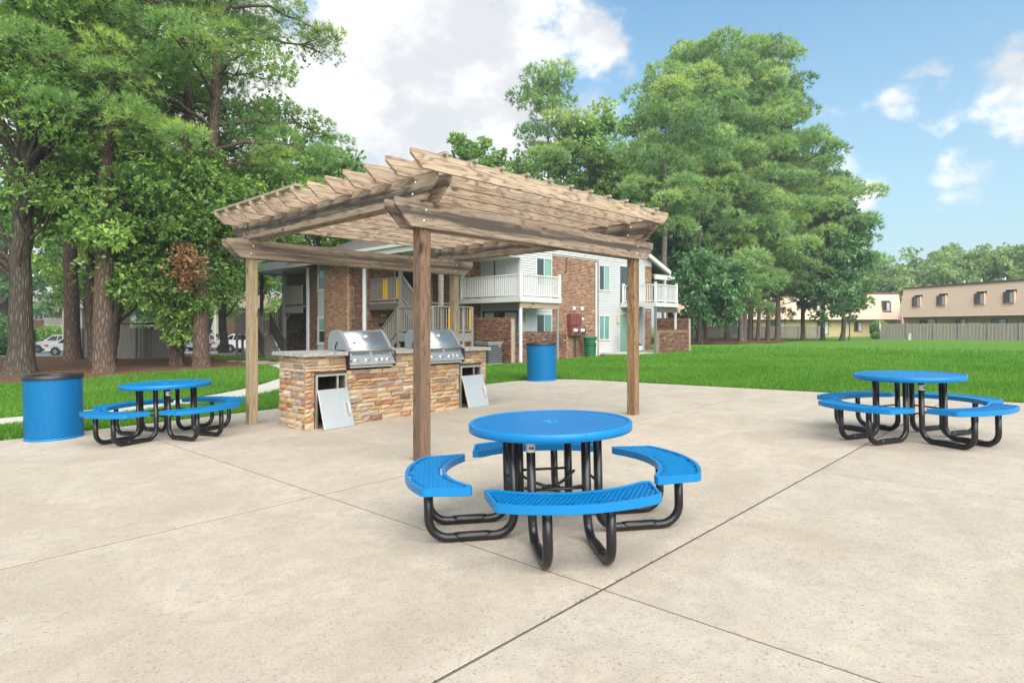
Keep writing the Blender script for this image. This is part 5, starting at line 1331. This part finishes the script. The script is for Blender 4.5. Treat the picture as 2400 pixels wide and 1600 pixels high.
rp('lower pine at the right end of the grove', 31.0, 66, 19.0, 3.6, 5.4, 66, 44, r0=.24, side=(0, .3), bark='palebark')
rp('pine with paired trunk right behind the leaning one', 25.4, 66.2, 23.5, 5.0, 4.6, 67, 40, r0=.24, bark='palebark')
rp('slender dark pine standing alone left of the grove', 3.1, 55, 24.2, 9.5, 2.9, 68, 28, r0=.2, sparse=.3)
rp('dark trunked pine deep in the grove', 16.0, 63, 26.0, 8.0, 4.6, 69, 36, r0=.33)
def ro(label, x, y, top, crowns, seed, n, leafm, size=.42, clump=1.5, nclump=90, r0=.22, group=GR): oak('leafy_tree', label, x, y, gz(x, y), top, crowns, 0, seed, n, size, leafm, r0=r0, group=group, nclump=nclump, clump=clump)
ro('light green broad crowned tree left of the large pines', 8.4, 58, 24.0, [(8.0, 58, 15.8, 4.6, 4.0, 7.4), (11.0, 57, 11.5, 3.6, 3.4, 5)], 71, 26000, 'paleleaf')
ro('mid green tree filling the gap left of the pale tree', 4.4, 62, 16.5, [(4.0, 62, 10.5, 4.0, 3.5, 5.2), (0.6, 61, 8.5, 3.2, 3.0, 3.8)], 72, 20000, 'oakleaf')
ro('small leafy tree top peeping over the pergola roof', -2.6, 52, 17.6, [(-3.4, 52, 14.6, 2.6, 2.3, 2.8), (-.6, 52, 13.8, 2.4, 2.3, 2.6), (-2, 52, 10, 3.4, 2.5, 2.8)], 73, 17000, 'oakleaf', .32, 1.0, 60)
ro('grey green tree behind the right shoulder of the pines', 26.2, 68, 31.0, [(25.8, 68, 27.0, 3.8, 3.0, 5.0), (27.5, 68, 20, 3.6, 3.4, 5)], 74, 20000, 'greyleaf')
ro('dark broadleaf tree in the shade under the pines', 15.6, 54.5, 12.0, [(15.4, 54, 6.6, 3.0, 2.8, 4.6), (18.6, 57, 8.5, 3.0, 2.8, 5.0), (13.6, 56, 9, 2.6, 2.6, 5.5)], 75, 26000, 'darkleaf')
ro('low dark leafy tree hanging over the lawn before the balcony', 14.1, 46, 8.2, [(14.6, 45.8, 4.6, 2.5, 2.0, 2.3), (15.4, 46, 2.7, 2.0, 1.6, 1.1)], 76, 13000, 'darkleaf', .30, .8, 60, .09)
ro('dark leafy tree closing the right end of the grove', 33.0, 62, 14.5, [(33.2, 62, 9.0, 2.9, 2.6, 4.6), (31.5, 62, 4.6, 2.8, 2.4, 2.4)], 77, 17000, 'darkleaf', .36, 1.1)
ro('grey leaved tree at the right flank of the grove', 33.6, 67, 19, [(33.3, 67, 14.0, 3.2, 2.8, 3.8)], 78, 10000, 'greyleaf')
ro('thin leafy sapling before the cream house', 36.2, 66.5, 8.4, [(36.0, 66, 4.6, 1.9, 1.7, 2.4)], 79, 5000, 'darkleaf', .30, .7, 40, .06)
ro('dark tree filling the grove behind the brick building', 12.2, 66, 22, [(12.2, 66, 11.0, 4.6, 4.0, 8.5), (20, 70, 10, 5, 4, 7)], 80, 24000, 'darkleaf', .46)
ro('shaded tree deep behind the leaning pine', 26.5, 72, 16, [(26.5, 72, 9.0, 5.2, 4.0, 5.6)], 81, 14000, 'darkleaf', .46)
for i, (x, y, r, ln_) in enumerate([(24.6, 62, .2, .9), (26.2, 63.5, .22, .5), (19.2, 61.5, .26, .1), (15.2, 50.5, .14, .0), (22.9, 66, .28, .3)]):
    rp(['bare lower trunk of a pine behind the leaning one', 'second bare pine trunk right of the leaning one', 'broad dark pine trunk in the shade of the grove', 'thin trunk at the left front of the straw bed', 'dark pine trunk behind the leaning one'][i], x, y, 17, 10.5, 3.0, 90+i, 10, (ln_, 0), r)
# --- far wooded rise on the right
GH = 'trees on the far wooded rise'
hill = []
rr_ = random.Random(6)
hx = [(66, 108, 15.5, 5.5), (73, 104, 17.5, 5.8), (79, 100, 18.5, 5.6), (84, 106, 17.5, 6), (91, 104, 18, 6), (63, 116, 15, 5.6), (70, 118, 18, 6), (78, 116, 20.5, 6.2), (87, 120, 22, 6.5), (95, 122, 23.5, 7), (103, 124, 24, 7), (112, 128, 25, 7), (60, 100, 11.5, 4.4), (98, 110, 18.5, 6), (105, 112, 18.5, 6), (120, 134, 26, 7.5)]
hl = ['round', 'tall', 'wide', 'broken topped', 'pale', 'dense', 'domed', 'bright', 'spreading', 'billowing', 'high', 'topmost', 'low', 'dark sided', 'full', 'farthest']
wh = ['above the left end of the tan townhouse', 'behind the second window of the tan townhouse', 'above the roof vents of the tan townhouse', 'behind the third window of the tan townhouse', 'behind the right end of the tan townhouse', 'at the left foot of the rise', 'high on the left of the rise', 'at the notch of the rise', 'on the crest of the rise', 'right of the crest', 'near the right edge of the picture on the crest', 'at the right edge on the crest', 'above the cream house', 'at the right edge below the crest', 'at the lower right edge of the rise', 'beyond the crest at the right edge']
for i, (x, y, h, r) in enumerate(hx):
    z = gz(x, y); h *= .80
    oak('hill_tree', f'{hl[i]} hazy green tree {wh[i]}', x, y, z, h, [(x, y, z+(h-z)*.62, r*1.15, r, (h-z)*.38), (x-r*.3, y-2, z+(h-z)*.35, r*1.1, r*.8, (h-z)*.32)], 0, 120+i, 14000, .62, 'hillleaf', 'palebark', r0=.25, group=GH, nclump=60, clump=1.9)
# ================================================================ FAR HOUSES, FENCES, CARS
M['mansard'] = mat('tan_mansard_shake', (.50, .40, .285), .8); q = NT(M['mansard']); q.base(q.mix(q.rng(q.noise(q.coord('Object', (2, 2, 8)), 1.2, 4, .6), .35, .7, 0, .5), (.88, .63, .485), (.76, .535, .40)))
M['creamwall'] = mat('cream_yellow_wall', (.56, .46, .25), .8); M['brownwall'] = mat('tan_brown_wall', (.42, .28, .155), .8); M['brownframe'] = mat('brown_frame', (.13, .065, .045), .6)
M['pinkcloth'] = mat('pink_canvas', (.52, .22, .27), .8); M['utility'] = mat('pale_green_metal', (.32, .42, .36), .5)
def lap_me(m, L_, h, tilt):
    mb = MB(); y = h*math.tan(tilt); mb.add([(-L_/2, -.03, 0), (L_/2, -.03, 0), (L_/2, y-.004, h*1.02), (-L_/2, y-.004, h*1.02), (-L_/2, .05, 0), (L_/2, .05, 0)], ((0, 1, 2, 3), (4, 5, 1, 0)))
    me = bpy.data.meshes.new('shake_course'); me.from_pydata(mb.v, [], mb.f); me.materials.append(m); return me
def townhouse(name, label, loc, rz, L_, z0, zb, zt, inset, rows, ups, lows, wallm, upw=(1.25, 1.35), dep=9.):
    """two storeys: plain wall below, tan mansard above with windows cut into it; local x along the front, -y towards the viewer"""
    t = thing(name, label, 'house', (loc[0], loc[1], z0), rz)
    zb -= z0; zt -= z0
    MB().box(0, L_, .9, dep, -.3, zb).build('wall', M[wallm], t)
    MB().box(.05, L_-.05, inset+.25, dep-.3, zb+.002, zt-.02).build('upper_wall', M['brownwall'], t)
    h = (zt-zb)/rows; tl = math.atan2(inset, zt-zb)
    for i in range(rows):
        z = zb+i*h; y = inset*i/rows; segs = [(0-.1+.0*i, L_+.1)]
        for (s, zc) in ups:
            if zc-upw[1]/2-.1 < z+h/2+z0 < zc+upw[1]/2+.1:
                ns = []
                for a, b in segs:
                    if s-upw[0]/2 > a: ns.append((a, min(b, s-upw[0]/2)))
                    if s+upw[0]/2 < b: ns.append((max(a, s+upw[0]/2), b))
                segs = ns
        for a, b in segs:
            if b-a > .1: put('shake_course', lap_me(M['mansard'], b-a, h, tl), None, t, False, ((a+b)/2, y, z))
    for x in (-.1, L_+.1):                                       # ends of the mansard
        mb = MB(); mb.add([(x, 0, zb), (x, inset, zt), (x, dep, zt), (x, dep, zb)], ((0, 1, 2, 3),)); mb.build('end_wall', M['mansard'], t)
    box('flat_roof', M['shingle'], t, -.2, L_+.2, inset-.1, dep, zt-.02, zt+.16, .02); box('eave_board', M['brownframe'], t, -.1, L_+.1, .0, .9, zb-.12, zb-.005)
    box('roof_trim', M['brownframe'], t, -.15, L_+.15, inset-.16, inset-.11, zt-.03, zt+.12)
    def win(s, zc, w_, hh, y, surround):
        z = zc-z0; fr = .07; mb = MB()
        mb.box(-w_/2, -w_/2+fr, -.05, .05, -hh/2, hh/2); mb.box(w_/2-fr, w_/2, -.05, .05, -hh/2, hh/2); mb.box(-w_/2+fr, w_/2-fr, -.05, .05, hh/2-fr, hh/2); mb.box(-w_/2+fr, w_/2-fr, -.05, .05, -hh/2, -hh/2+fr); mb.box(-.03, .03, -.045, .045, -hh/2+fr, hh/2-fr)
        o = mb.build('window', M['brownframe'], t, loc=(s, y, z))
        for k, (a, b) in enumerate(((-w_/2+fr, -.03), (.03, w_/2-fr))):
            MB().box(a, b, -.01, .01, -hh/2+fr, hh/2-fr).build('pane', M['glass' if k == 0 else 'curtain'], o)
        if surround:
            MB().box(-w_/2-.12, w_/2+.12, -.24, .02, -.05, .0).build('sill', M['mansard'], o, loc=(0, 0, -hh/2-.02))
            MB().box(-w_/2-.09, -w_/2-.01, -.14, .05, -hh/2, hh/2).build('reveal', M['brownframe'], o); MB().box(w_/2+.01, w_/2+.09, -.14, .05, -hh/2, hh/2).build('reveal', M['mansard'], o)
    for s, zc in ups: win(s, zc, upw[0]-.15, upw[1]-.1, inset*.45+.0, True)
    for s, zc, w_, hh in lows: win(s, zc, w_, hh, .86, False)
    return t
th = townhouse('townhouse', 'tan townhouse with shake mansard and four upper windows behind the right fence', (51.2, 82), math.radians(-78.3), 30, 0., 2.68, 6.45, .9, 12,
          [(2.44, 4.65), (6.07, 4.65), (11.05, 4.65), (14.48, 4.65), (19.5, 4.65), (23, 4.65)], [(3.6, 1.5, 2.4, 1.9), (8.2, 1.25, 1.5, 2.3), (12.9, 1.5, 1.8, 1.6), (17.2, 1.5, 3.0, 1.8)], 'brownwall')
for s in (8.0, 10.2, 13.0):
    mb = MB(); mb.lathe([(0, .38), (.07, .38), (.07, 0)], 10); mb.build('vent_pipe', M['trim'], th, True, loc=(s, 1.6, 6.6))
mb = MB(); mb.lathe([(0, .3), (.3, .28), (.34, .2), (.3, .15), (.3, 0)], 14); mb.build('roof_fan', M['castgrey'], th, True, loc=(12.2, 2.2, 6.6))
townhouse('townhouse', 'cream walled townhouse with tan mansard seen through the grove', (23.5, 87), 0, 31.2, .02, 2.45, 6.1, .8, 11,
          [(29.3, 4.3), (24.6, 4.3), (19.5, 4.3), (13.5, 4.3), (8, 4.3), (3, 4.3)], [(25.6, 1.45, 1.15, 1.4), (20.6, 1.3, 1.6, 2.), (14.2, 1.3, 2.0, 2.0), (8.4, 1.3, 1.6, 2.), (3.2, 1.4, 1.2, 1.4)], 'creamwall')

_pk = {}
def picket_fence(label, pts, h, m='fencewood', pitch=.155, wv=.135, postgap=16, name='wooden_fence', group=None, caps=False, alt=True):
    x0, y0 = pts[0]; t = thing(name, label, 'fence', (x0, y0, g(x0, y0)-.03), 0, group); z0 = t.location.z
    if wv not in _pk:
        mb = MB(); mb.box(-wv/2, wv/2, -.011, .011, 0, 1); me = bpy.data.meshes.new('board'); me.from_pydata(mb.v, [], mb.f); me.materials.append(M[m]); _pk[wv] = me
    rr = random.Random(8); k = 0
    for (xa, ya), (xb, yb) in zip(pts, pts[1:]):
        L_ = math.hypot(xb-xa, yb-ya); an = math.atan2(yb-ya, xb-xa); n = int(L_/pitch)
        for i in range(n):
            f = (i+.5)/n; x, y = xa+(xb-xa)*f, ya+(yb-ya)*f; hh = h*rr.uniform(.975, 1.02); so = .028 if (alt and i % 2) else -.028
            put('board', _pk[wv], None, t, False, (x-x0-math.sin(an)*so, y-y0+math.cos(an)*so, g(x, y)-.03-z0), (0, rr.uniform(-.008, .008), an), 0, (1, 1, hh)); k += 1
            if i % postgap == 0: MB().box(-.05, .05, -.05, .05, 0, h+.06).build('post', M[m], t, loc=(x-x0+math.sin(an)*.09, y-y0-math.cos(an)*.09, g(x, y)-.05-z0), rot=(0, 0, an))
        for zr in (.25*h, .8*h):
            mb = MB(); mb.box(0, L_, -.014, .014, -.045, .045); mb.build('rail', M[m], t, loc=(xa-x0, ya-y0, g((xa+xb)/2, (ya+yb)/2)-z0+zr), rot=(0, 0, an))
    return t
picket_fence('long silvered wooden fence before the tan townhouse at the right', [(42.1, 70.8), (47.5, 66.0), (53.5, 60.2)], 1.78)
picket_fence('grey wooden fence behind the trunks of the grove', [(22.0, 78), (31.0, 78), (39.4, 78)], 1.5)
pl = thing('fence_post', 'thin steel post standing at the left end of the silvered fence', 'post', (41.8, 70.4, gz(41.8, 70.4)))
mb = MB(); mb.tube([(0, 0, 0), (0, 0, 1.95)], .04, 8); mb.lathe([(0, 2.0), (.05, 1.97), (.05, 1.93)], 8); mb.build('pole', M['galv'], pl, True)
def bush(label, x, y, r, h, seed, leafm='oakleaf', n=5000, size=.2):
    rr = np.random.default_rng(seed); d = rr.normal(size=(n, 3)); d /= np.linalg.norm(d, axis=1)[:, None]
    z = gz(x, y); p_ = np.array((x, y, z+h*.5))+d*np.array((r, r, h*.5))*(.75+.3*rr.random(n))[:, None]
    mb = MB()
    for k in range(5): an = k*1.25; mb.tube([(x, y, z-.05), (x+.4*r*math.cos(an), y+.4*r*math.sin(an), z+h*.6)], .03, 6)
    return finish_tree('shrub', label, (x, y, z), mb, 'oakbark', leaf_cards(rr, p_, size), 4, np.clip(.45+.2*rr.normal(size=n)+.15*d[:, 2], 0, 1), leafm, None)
for o, c in ((bush('clipped round shrub at the corner of the cream townhouse', 43.9, 74, 1.05, 2.15, 31), 0), (bush('small low shrub at the foot of the steel post', 42.4, 72.2, .5, .75, 32, 'paleleaf', 1500), 0),
             (bush('dark shrub behind the forked oak at the left edge', -33.5, 41, 1.6, 2.6, 33, 'darkleaf', 6000, .24), 0), (bush('bright green shrub by the far left houses', -49, 66, 1.7, 2.6, 34, 'paleleaf', 4000, .3), 0), (bush('pale shrub left of the parked silver car', -45.4, 54.5, .9, 1.5, 35, 'paleleaf', 2500, .22), 0)): o['category'] = 'shrub'
um = thing('patio_umbrella', 'closed pink patio umbrella standing behind the silvered fence', 'umbrella', (45.2, 71.8, gz(45.2, 71.8)))
mb = MB(); mb.tube([(0, 0, 0), (0, 0, 2.75)], .025, 8); mb.build('pole', M['trim'], um, True)
mb = MB(); mb.lathe([(.02, 2.72), (.10, 2.45), (.16, 2.0), (.20, 1.55), (.16, 1.5), (.03, 1.55)], 12); mb.build('canopy', M['pinkcloth'], um, True)
ub = thing('utility_box', 'small pale green utility pedestal on the lawn before the silvered fence', 'utility box', (42.3, 66, gz(42.3, 66)))
box('cabinet', M['utility'], ub, -.16, .16, -.12, .12, 0, .62, .02); box('lid', M['utility'], ub, -.19, .19, -.15, .15, .62, .70, .02)

# left: wooden bin enclosure, notice board, lamps
en = picket_fence('weathered wooden bin enclosure between the pine trunks', [(-22.25, 32.14), (-18.43, 30.75), (-17.6, 31.9), (-21.4, 33.5), (-22.25, 32.14)], 1.52, 'greywood', .152, .148, 12, 'bin_enclosure', alt=False)
en['category'] = 'enclosure'
p0 = Vector((-19.2, 31.9, 1.56)); mb = MB(); mb.box(-1.1, 1.5, -.9, .6, 0, .07); mb.build('lid', M['blackplastic'], en, loc=p0-en.location, rot=(0, 0, -.35), bevel=.01)
nb = thing('utility_board', 'grey plank board on two posts left of the far stair', 'utility board', (-13.4, 30.9, gz(-13.4, 30.9)), .15)
for x in (-.32, .9): box('post', M['greywood'], nb, x-.05, x+.05, .02, .12, 0, 2.1)
for k in range(9): box('plank', M['greywood'], nb, -.38+k*.15, -.236+k*.15, -.02, .015, 1.18, 2.12)
for z in (1.3, 1.95): box('batten', M['greywood'], nb, -.4, .98, -.045, -.021, z, z+.09)
def lamp(label, x, y, h):
    t = thing('lamp_post', label, 'lamp post', (x, y, gz(x, y)), 0, 'lamp posts of the parking lot')
    mb = MB(); mb.tube([(0, 0, 0), (0, 0, .4), (0, 0, .45), (0, 0, h-.5)], [.11, .10, .06, .05], 10); mb.build('pole', M['cream'], t, True)
    mb = MB(); mb.lathe([(.05, h-.5), (.10, h-.46), (.20, h-.08), (.22, h-.06), (.2, h-.02), (.05, h+.06), (0, h+.07)], 14); mb.build('lantern', M['trim'], t, True)
lamp('cream lamp post between the young oak and the pergola', -27.8, 58, 4.3); lamp('cream lamp post beside the dark pine trunk at the left', -40.6, 56.0, 4.6)
def far_block(label, x, y, L_, z0):
    t = thing('apartment_block', label, 'building', (x, y, z0)); H = 4.9
    MB().box(0, L_, 0, 9, -.3, H).build('wall', M['bricks_flat'], t)
    n = int(L_/4.6)
    for i in range(n):
        xx = .8+i*4.6
        if i % 2 == 0: box('white_panel', M['siding'], t, xx, xx+2.6, -.12, -.001, .1, H-.05)
        for z in (.9, 3.4):
            mb = MB(); w_, hh = 1.3, 1.25; mb.box(-w_/2, -w_/2+.08, -.05, .05, -hh/2, hh/2); mb.box(w_/2-.08, w_/2, -.05, .05, -hh/2, hh/2); mb.box(-w_/2+.08, w_/2-.08, -.05, .05, hh/2-.08, hh/2); mb.box(-w_/2+.08, w_/2-.08, -.05, .05, -hh/2, -hh/2+.08); mb.box(-.03, .03, -.045, .045, -hh/2+.08, hh/2-.08)
            o = mb.build('window', M['trim'], t, loc=(xx+1.3, -.16 if i % 2 == 0 else -.05, z+hh/2))
            MB().box(-w_/2+.08, w_/2-.08, -.01, .01, -hh/2+.08, hh/2-.08).build('pane', M['glass'], o)
    bk_ = [(3.9, 2), (17.5, 3), (29, 2.6)]
    for s, w_ in bk_:
        b = box('balcony', M['trim'], t, s, s+w_, -1.3, -.001, 2.5, 2.7)
        for k in range(int(w_/.14)): MB().box(-.02, .02, -.02, .02, .1, .95).build('baluster', M['vinylrail'], b, loc=(-w_/2+.07+k*.14, -.6, 0))
        MB().box(-w_/2, w_/2, -.63, -.57, .95, 1.02).build('top_rail', M['vinylrail'], b)
        box('door', M['brownframe'], t, s+.5, s+1.5, -.05, -.001, .05, 2.1)
    mb = MB(); mb.prism([(-.8, H), (-.8, H+.12), (4.5, H+2.3), (9.8, H+.12), (9.8, H)], -.8, L_+.8, lambda u, v, h: (h, u, v)); mb.build('roof', M['tanshingle'], t)
M['bricks_flat'] = m_shingle('distant_tan_brick', (.36, .22, .14), .07, .21)
far_block('distant brick and white apartment block behind the parking lot', -80, 84, 47, gz(-50, 84))

# cars
M['tyre'] = mat('tyre', (.02, .02, .021), .85); M['rim'] = mat('alloy_rim', (.55, .55, .56), .3, .9); M['carglass'] = mat('car_glass', (.018, .022, .026), .06, spec=.8)
M['lampred'] = mat('red_tail_lamp', (.45, .02, .02), .25); M['lampclear'] = mat('clear_head_lamp', (.7, .72, .74), .15)
def car(label, x, y, rz, colour, suv=True):
    nm = ''.join(c if c.isalpha() else '_' for c in label.split(' ')[0])+'_car_paint'
    pm = mat(nm, colour, .28, .25, coat=.8); z = gz(x, y)+.035
    t = thing('parked_car', label, 'car', (x, y, z), rz, 'cars in the parking lot')
    if suv:
        prof = [(2.22, .34), (2.27, .62), (2.16, .86), (1.75, .99), (.98, 1.07), (-1.85, 1.10), (-2.18, 1.02), (-2.25, .62), (-2.2, .34)]
        cab = [(1.02, 1.05), (.28, 1.56), (-.1, 1.66), (-1.35, 1.62), (-2.02, 1.12), (-1.9, 1.05)]; wins = [((.66, 1.12), (.20, 1.50), (-.30, 1.55), (-.30, 1.12)), ((-.38, 1.12), (-.38, 1.55), (-1.05, 1.54), (-1.12, 1.12)), ((-1.20, 1.12), (-1.13, 1.53), (-1.38, 1.50), (-1.75, 1.16))]
        wh_, wr = (1.36, -1.36), .35
    else:
        prof = [(2.28, .30), (2.33, .55), (2.2, .74), (1.7, .86), (.95, .93), (-1.6, .98), (-2.28, .95), (-2.35, .58), (-2.28, .30)]
        cab = [(1.0, .91), (.18, 1.36), (-.25, 1.44), (-.95, 1.40), (-1.75, .99), (-1.6, .93)]; wins = [((.66, .98), (.15, 1.31), (-.28, 1.36), (-.28, .98)), ((-.36, .98), (-.36, 1.36), (-.92, 1.33), (-1.32, 1.0))]
        wh_, wr = (1.40, -1.40), .33
    def half(zz): return .90 if zz < .7 else .90-.10*min(1, (zz-.7)/.4)
    mb = MB(); n = len(prof)
    for s in (-1, 1): mb.v += [(u, s*half(v)*(.93 if abs(u) > 2.1 else 1), v) for u, v in prof]
    mb.f = [tuple(range(n)), tuple(range(2*n-1, n-1, -1))]+[(i, n+i, n+(i+1) % n, (i+1) % n) for i in range(n)]
    mb.build('body', pm, t, True, bevel=.06).data.polygons.foreach_set('use_smooth', [False]*len(mb.f))
    zs = cab[0][1]; ztop = max(v for _, v in cab)
    def hw(v): return .80-.20*(v-zs)/(ztop-zs)
    mb = MB(); n = len(cab)
    for s in (-1, 1): mb.v += [(u, s*hw(v), v) for u, v in cab]
    mb.f = [tuple(range(n)), tuple(range(2*n-1, n-1, -1))]+[(i, n+i, n+(i+1) % n, (i+1) % n) for i in range(n)]
    mb.build('cabin', pm, t, bevel=.04)
    for s in (-1, 1):
        for wpoly in wins:
            mb = MB(); mb.add([(u, s*(hw(v)+.012), v) for u, v in wpoly], ((0, 1, 2, 3) if s > 0 else (3, 2, 1, 0),)); mb.build('side_window', M['carglass'], t)
    def glassq(p, q_, dx):
        mb = MB(); a, b = .08, .93; pts = []
        for f in (a, b):
            u = p[0]+(q_[0]-p[0])*f+dx; v = p[1]+(q_[1]-p[1])*f+.012
            pts += [(u, -hw(v)+.07, v), (u, hw(v)-.07, v)]
        mb.add([pts[0], pts[1], pts[3], pts[2]], ((0, 1, 2, 3),)); return mb
    glassq(cab[0], cab[1], .014).build('windscreen', M['carglass'], t); glassq(cab[4], cab[3], -.014).build('rear_window', M['carglass'], t)
    for wx in wh_:
        for s in (-1, 1):
            mb = MB(); mb.lathe([(wr*.62, .1), (wr*.95, .11), (wr, .07), (wr, -.07), (wr*.95, -.11), (wr*.62, -.1)], 24); w_ = mb.build('wheel', M['tyre'], t, True, loc=(wx, s*.80, wr-.03), rot=(PI/2, 0, 0))
            mb = MB(); mb.lathe([(0, -s*.085), (wr*.2, -s*.085), (wr*.62, -s*.095)], 20)
            for k in range(5): mb.box(.05, wr*.60, -.035, .035, min(-s*.088, -s*.108), max(-s*.088, -s*.108), Matrix.Rotation(k*2*PI/5, 4, 'Z'))
            mb.build('rim', M['rim'], w_)
            mb = MB(); mb.lathe([(0, 0), (wr*1.17, 0)], 24); mb.build('wheel_arch', M['tyre'], t, loc=(wx, s*.904, wr-.02), rot=(PI/2, 0, 0))
    zl = .74 if suv else .70
    for s in (-1, 1):
        box('headlight', M['lampclear'], t, 2.02, 2.22, s*.66-.17, s*.66+.17, zl-.02, zl+.12, .02); box('tail_light', M['lampred'], t, -2.32 if not suv else -2.26, -2.0, s*.70-.15, s*.70+.17, zl+.02, zl+(.30 if suv else .18), .02)
    box('bumper', M['blackplastic'] if suv else pm, t, -2.34, -2.0, -.82, .82, .36, .52, .03); box('bumper', M['blackplastic'] if suv else pm, t, 2.0, 2.33, -.80, .80, .34, .50, .03)
    box('number_plate', M['sticker'], t, -2.39 if not suv else -2.30, -2.34 if not suv else -2.24, -.2, .2, .60, .72)
    box('sill_trim', M['blackplastic'], t, -.95, .95, -.905, .905, .30, .38)
car('silver SUV with alloy wheels parked behind the dark pine trunk', -42.0, 57.5, PI, (.58, .59, .61))
car('pale grey sedan with red tail lamp half hidden by the dark pine trunk', -36.0, 51.6, 0., (.52, .52, .53), False)
car('dark sedan parked beyond the silver SUV', -46.6, 63, PI, (.03, .035, .045), False)
car('blue grey SUV parked left of the lamp post', -29.6, 59, PI, (.27, .32, .40))
car('light silver sedan between the blue grey and the white car', -25.4, 58.0, 0., (.50, .49, .48), False)
car('white SUV nearest to the pergola post', -23.1, 54.6, 0., (.78, .78, .78))

db = thing('disconnect_box', 'small pale grey electric box on the tall patio wall left of the air conditioner', 'electric box', W(17.49, 19.05, 1.0), YAW-PI/2)
box('cabinet', M['sticker'], db, -.09, .09, -.12, 0, -.14, .14, .01); box('cover', M['galv'], db, -.075, .075, -.135, -.121, -.12, .10, .005)
mb = MB(); mb.tube([(0, -.05, -.14), (0, -.05, -1.0)], .015, 8); db_c = mb.build('conduit', M['galv'], db, True)
# ================================================================ SUMMER HAZE
hz_m = bpy.data.materials.new('haze'); hz_m.use_nodes = True; t_ = hz_m.node_tree; t_.nodes.remove(t_.nodes['Principled BSDF'])
pv = t_.nodes.new('ShaderNodeVolumePrincipled'); pv.inputs['Density'].default_value = .0009; pv.inputs['Color'].default_value = (.90, .95, 1, 1); pv.inputs['Anisotropy'].default_value = .2
t_.links.new(pv.outputs[0], t_.nodes['Material Output'].inputs['Volume'])
HZ = MB().box(-660, 660, -60, 1640, -3.2, 36).build('haze', hz_m); tag(HZ, kind='stuff')
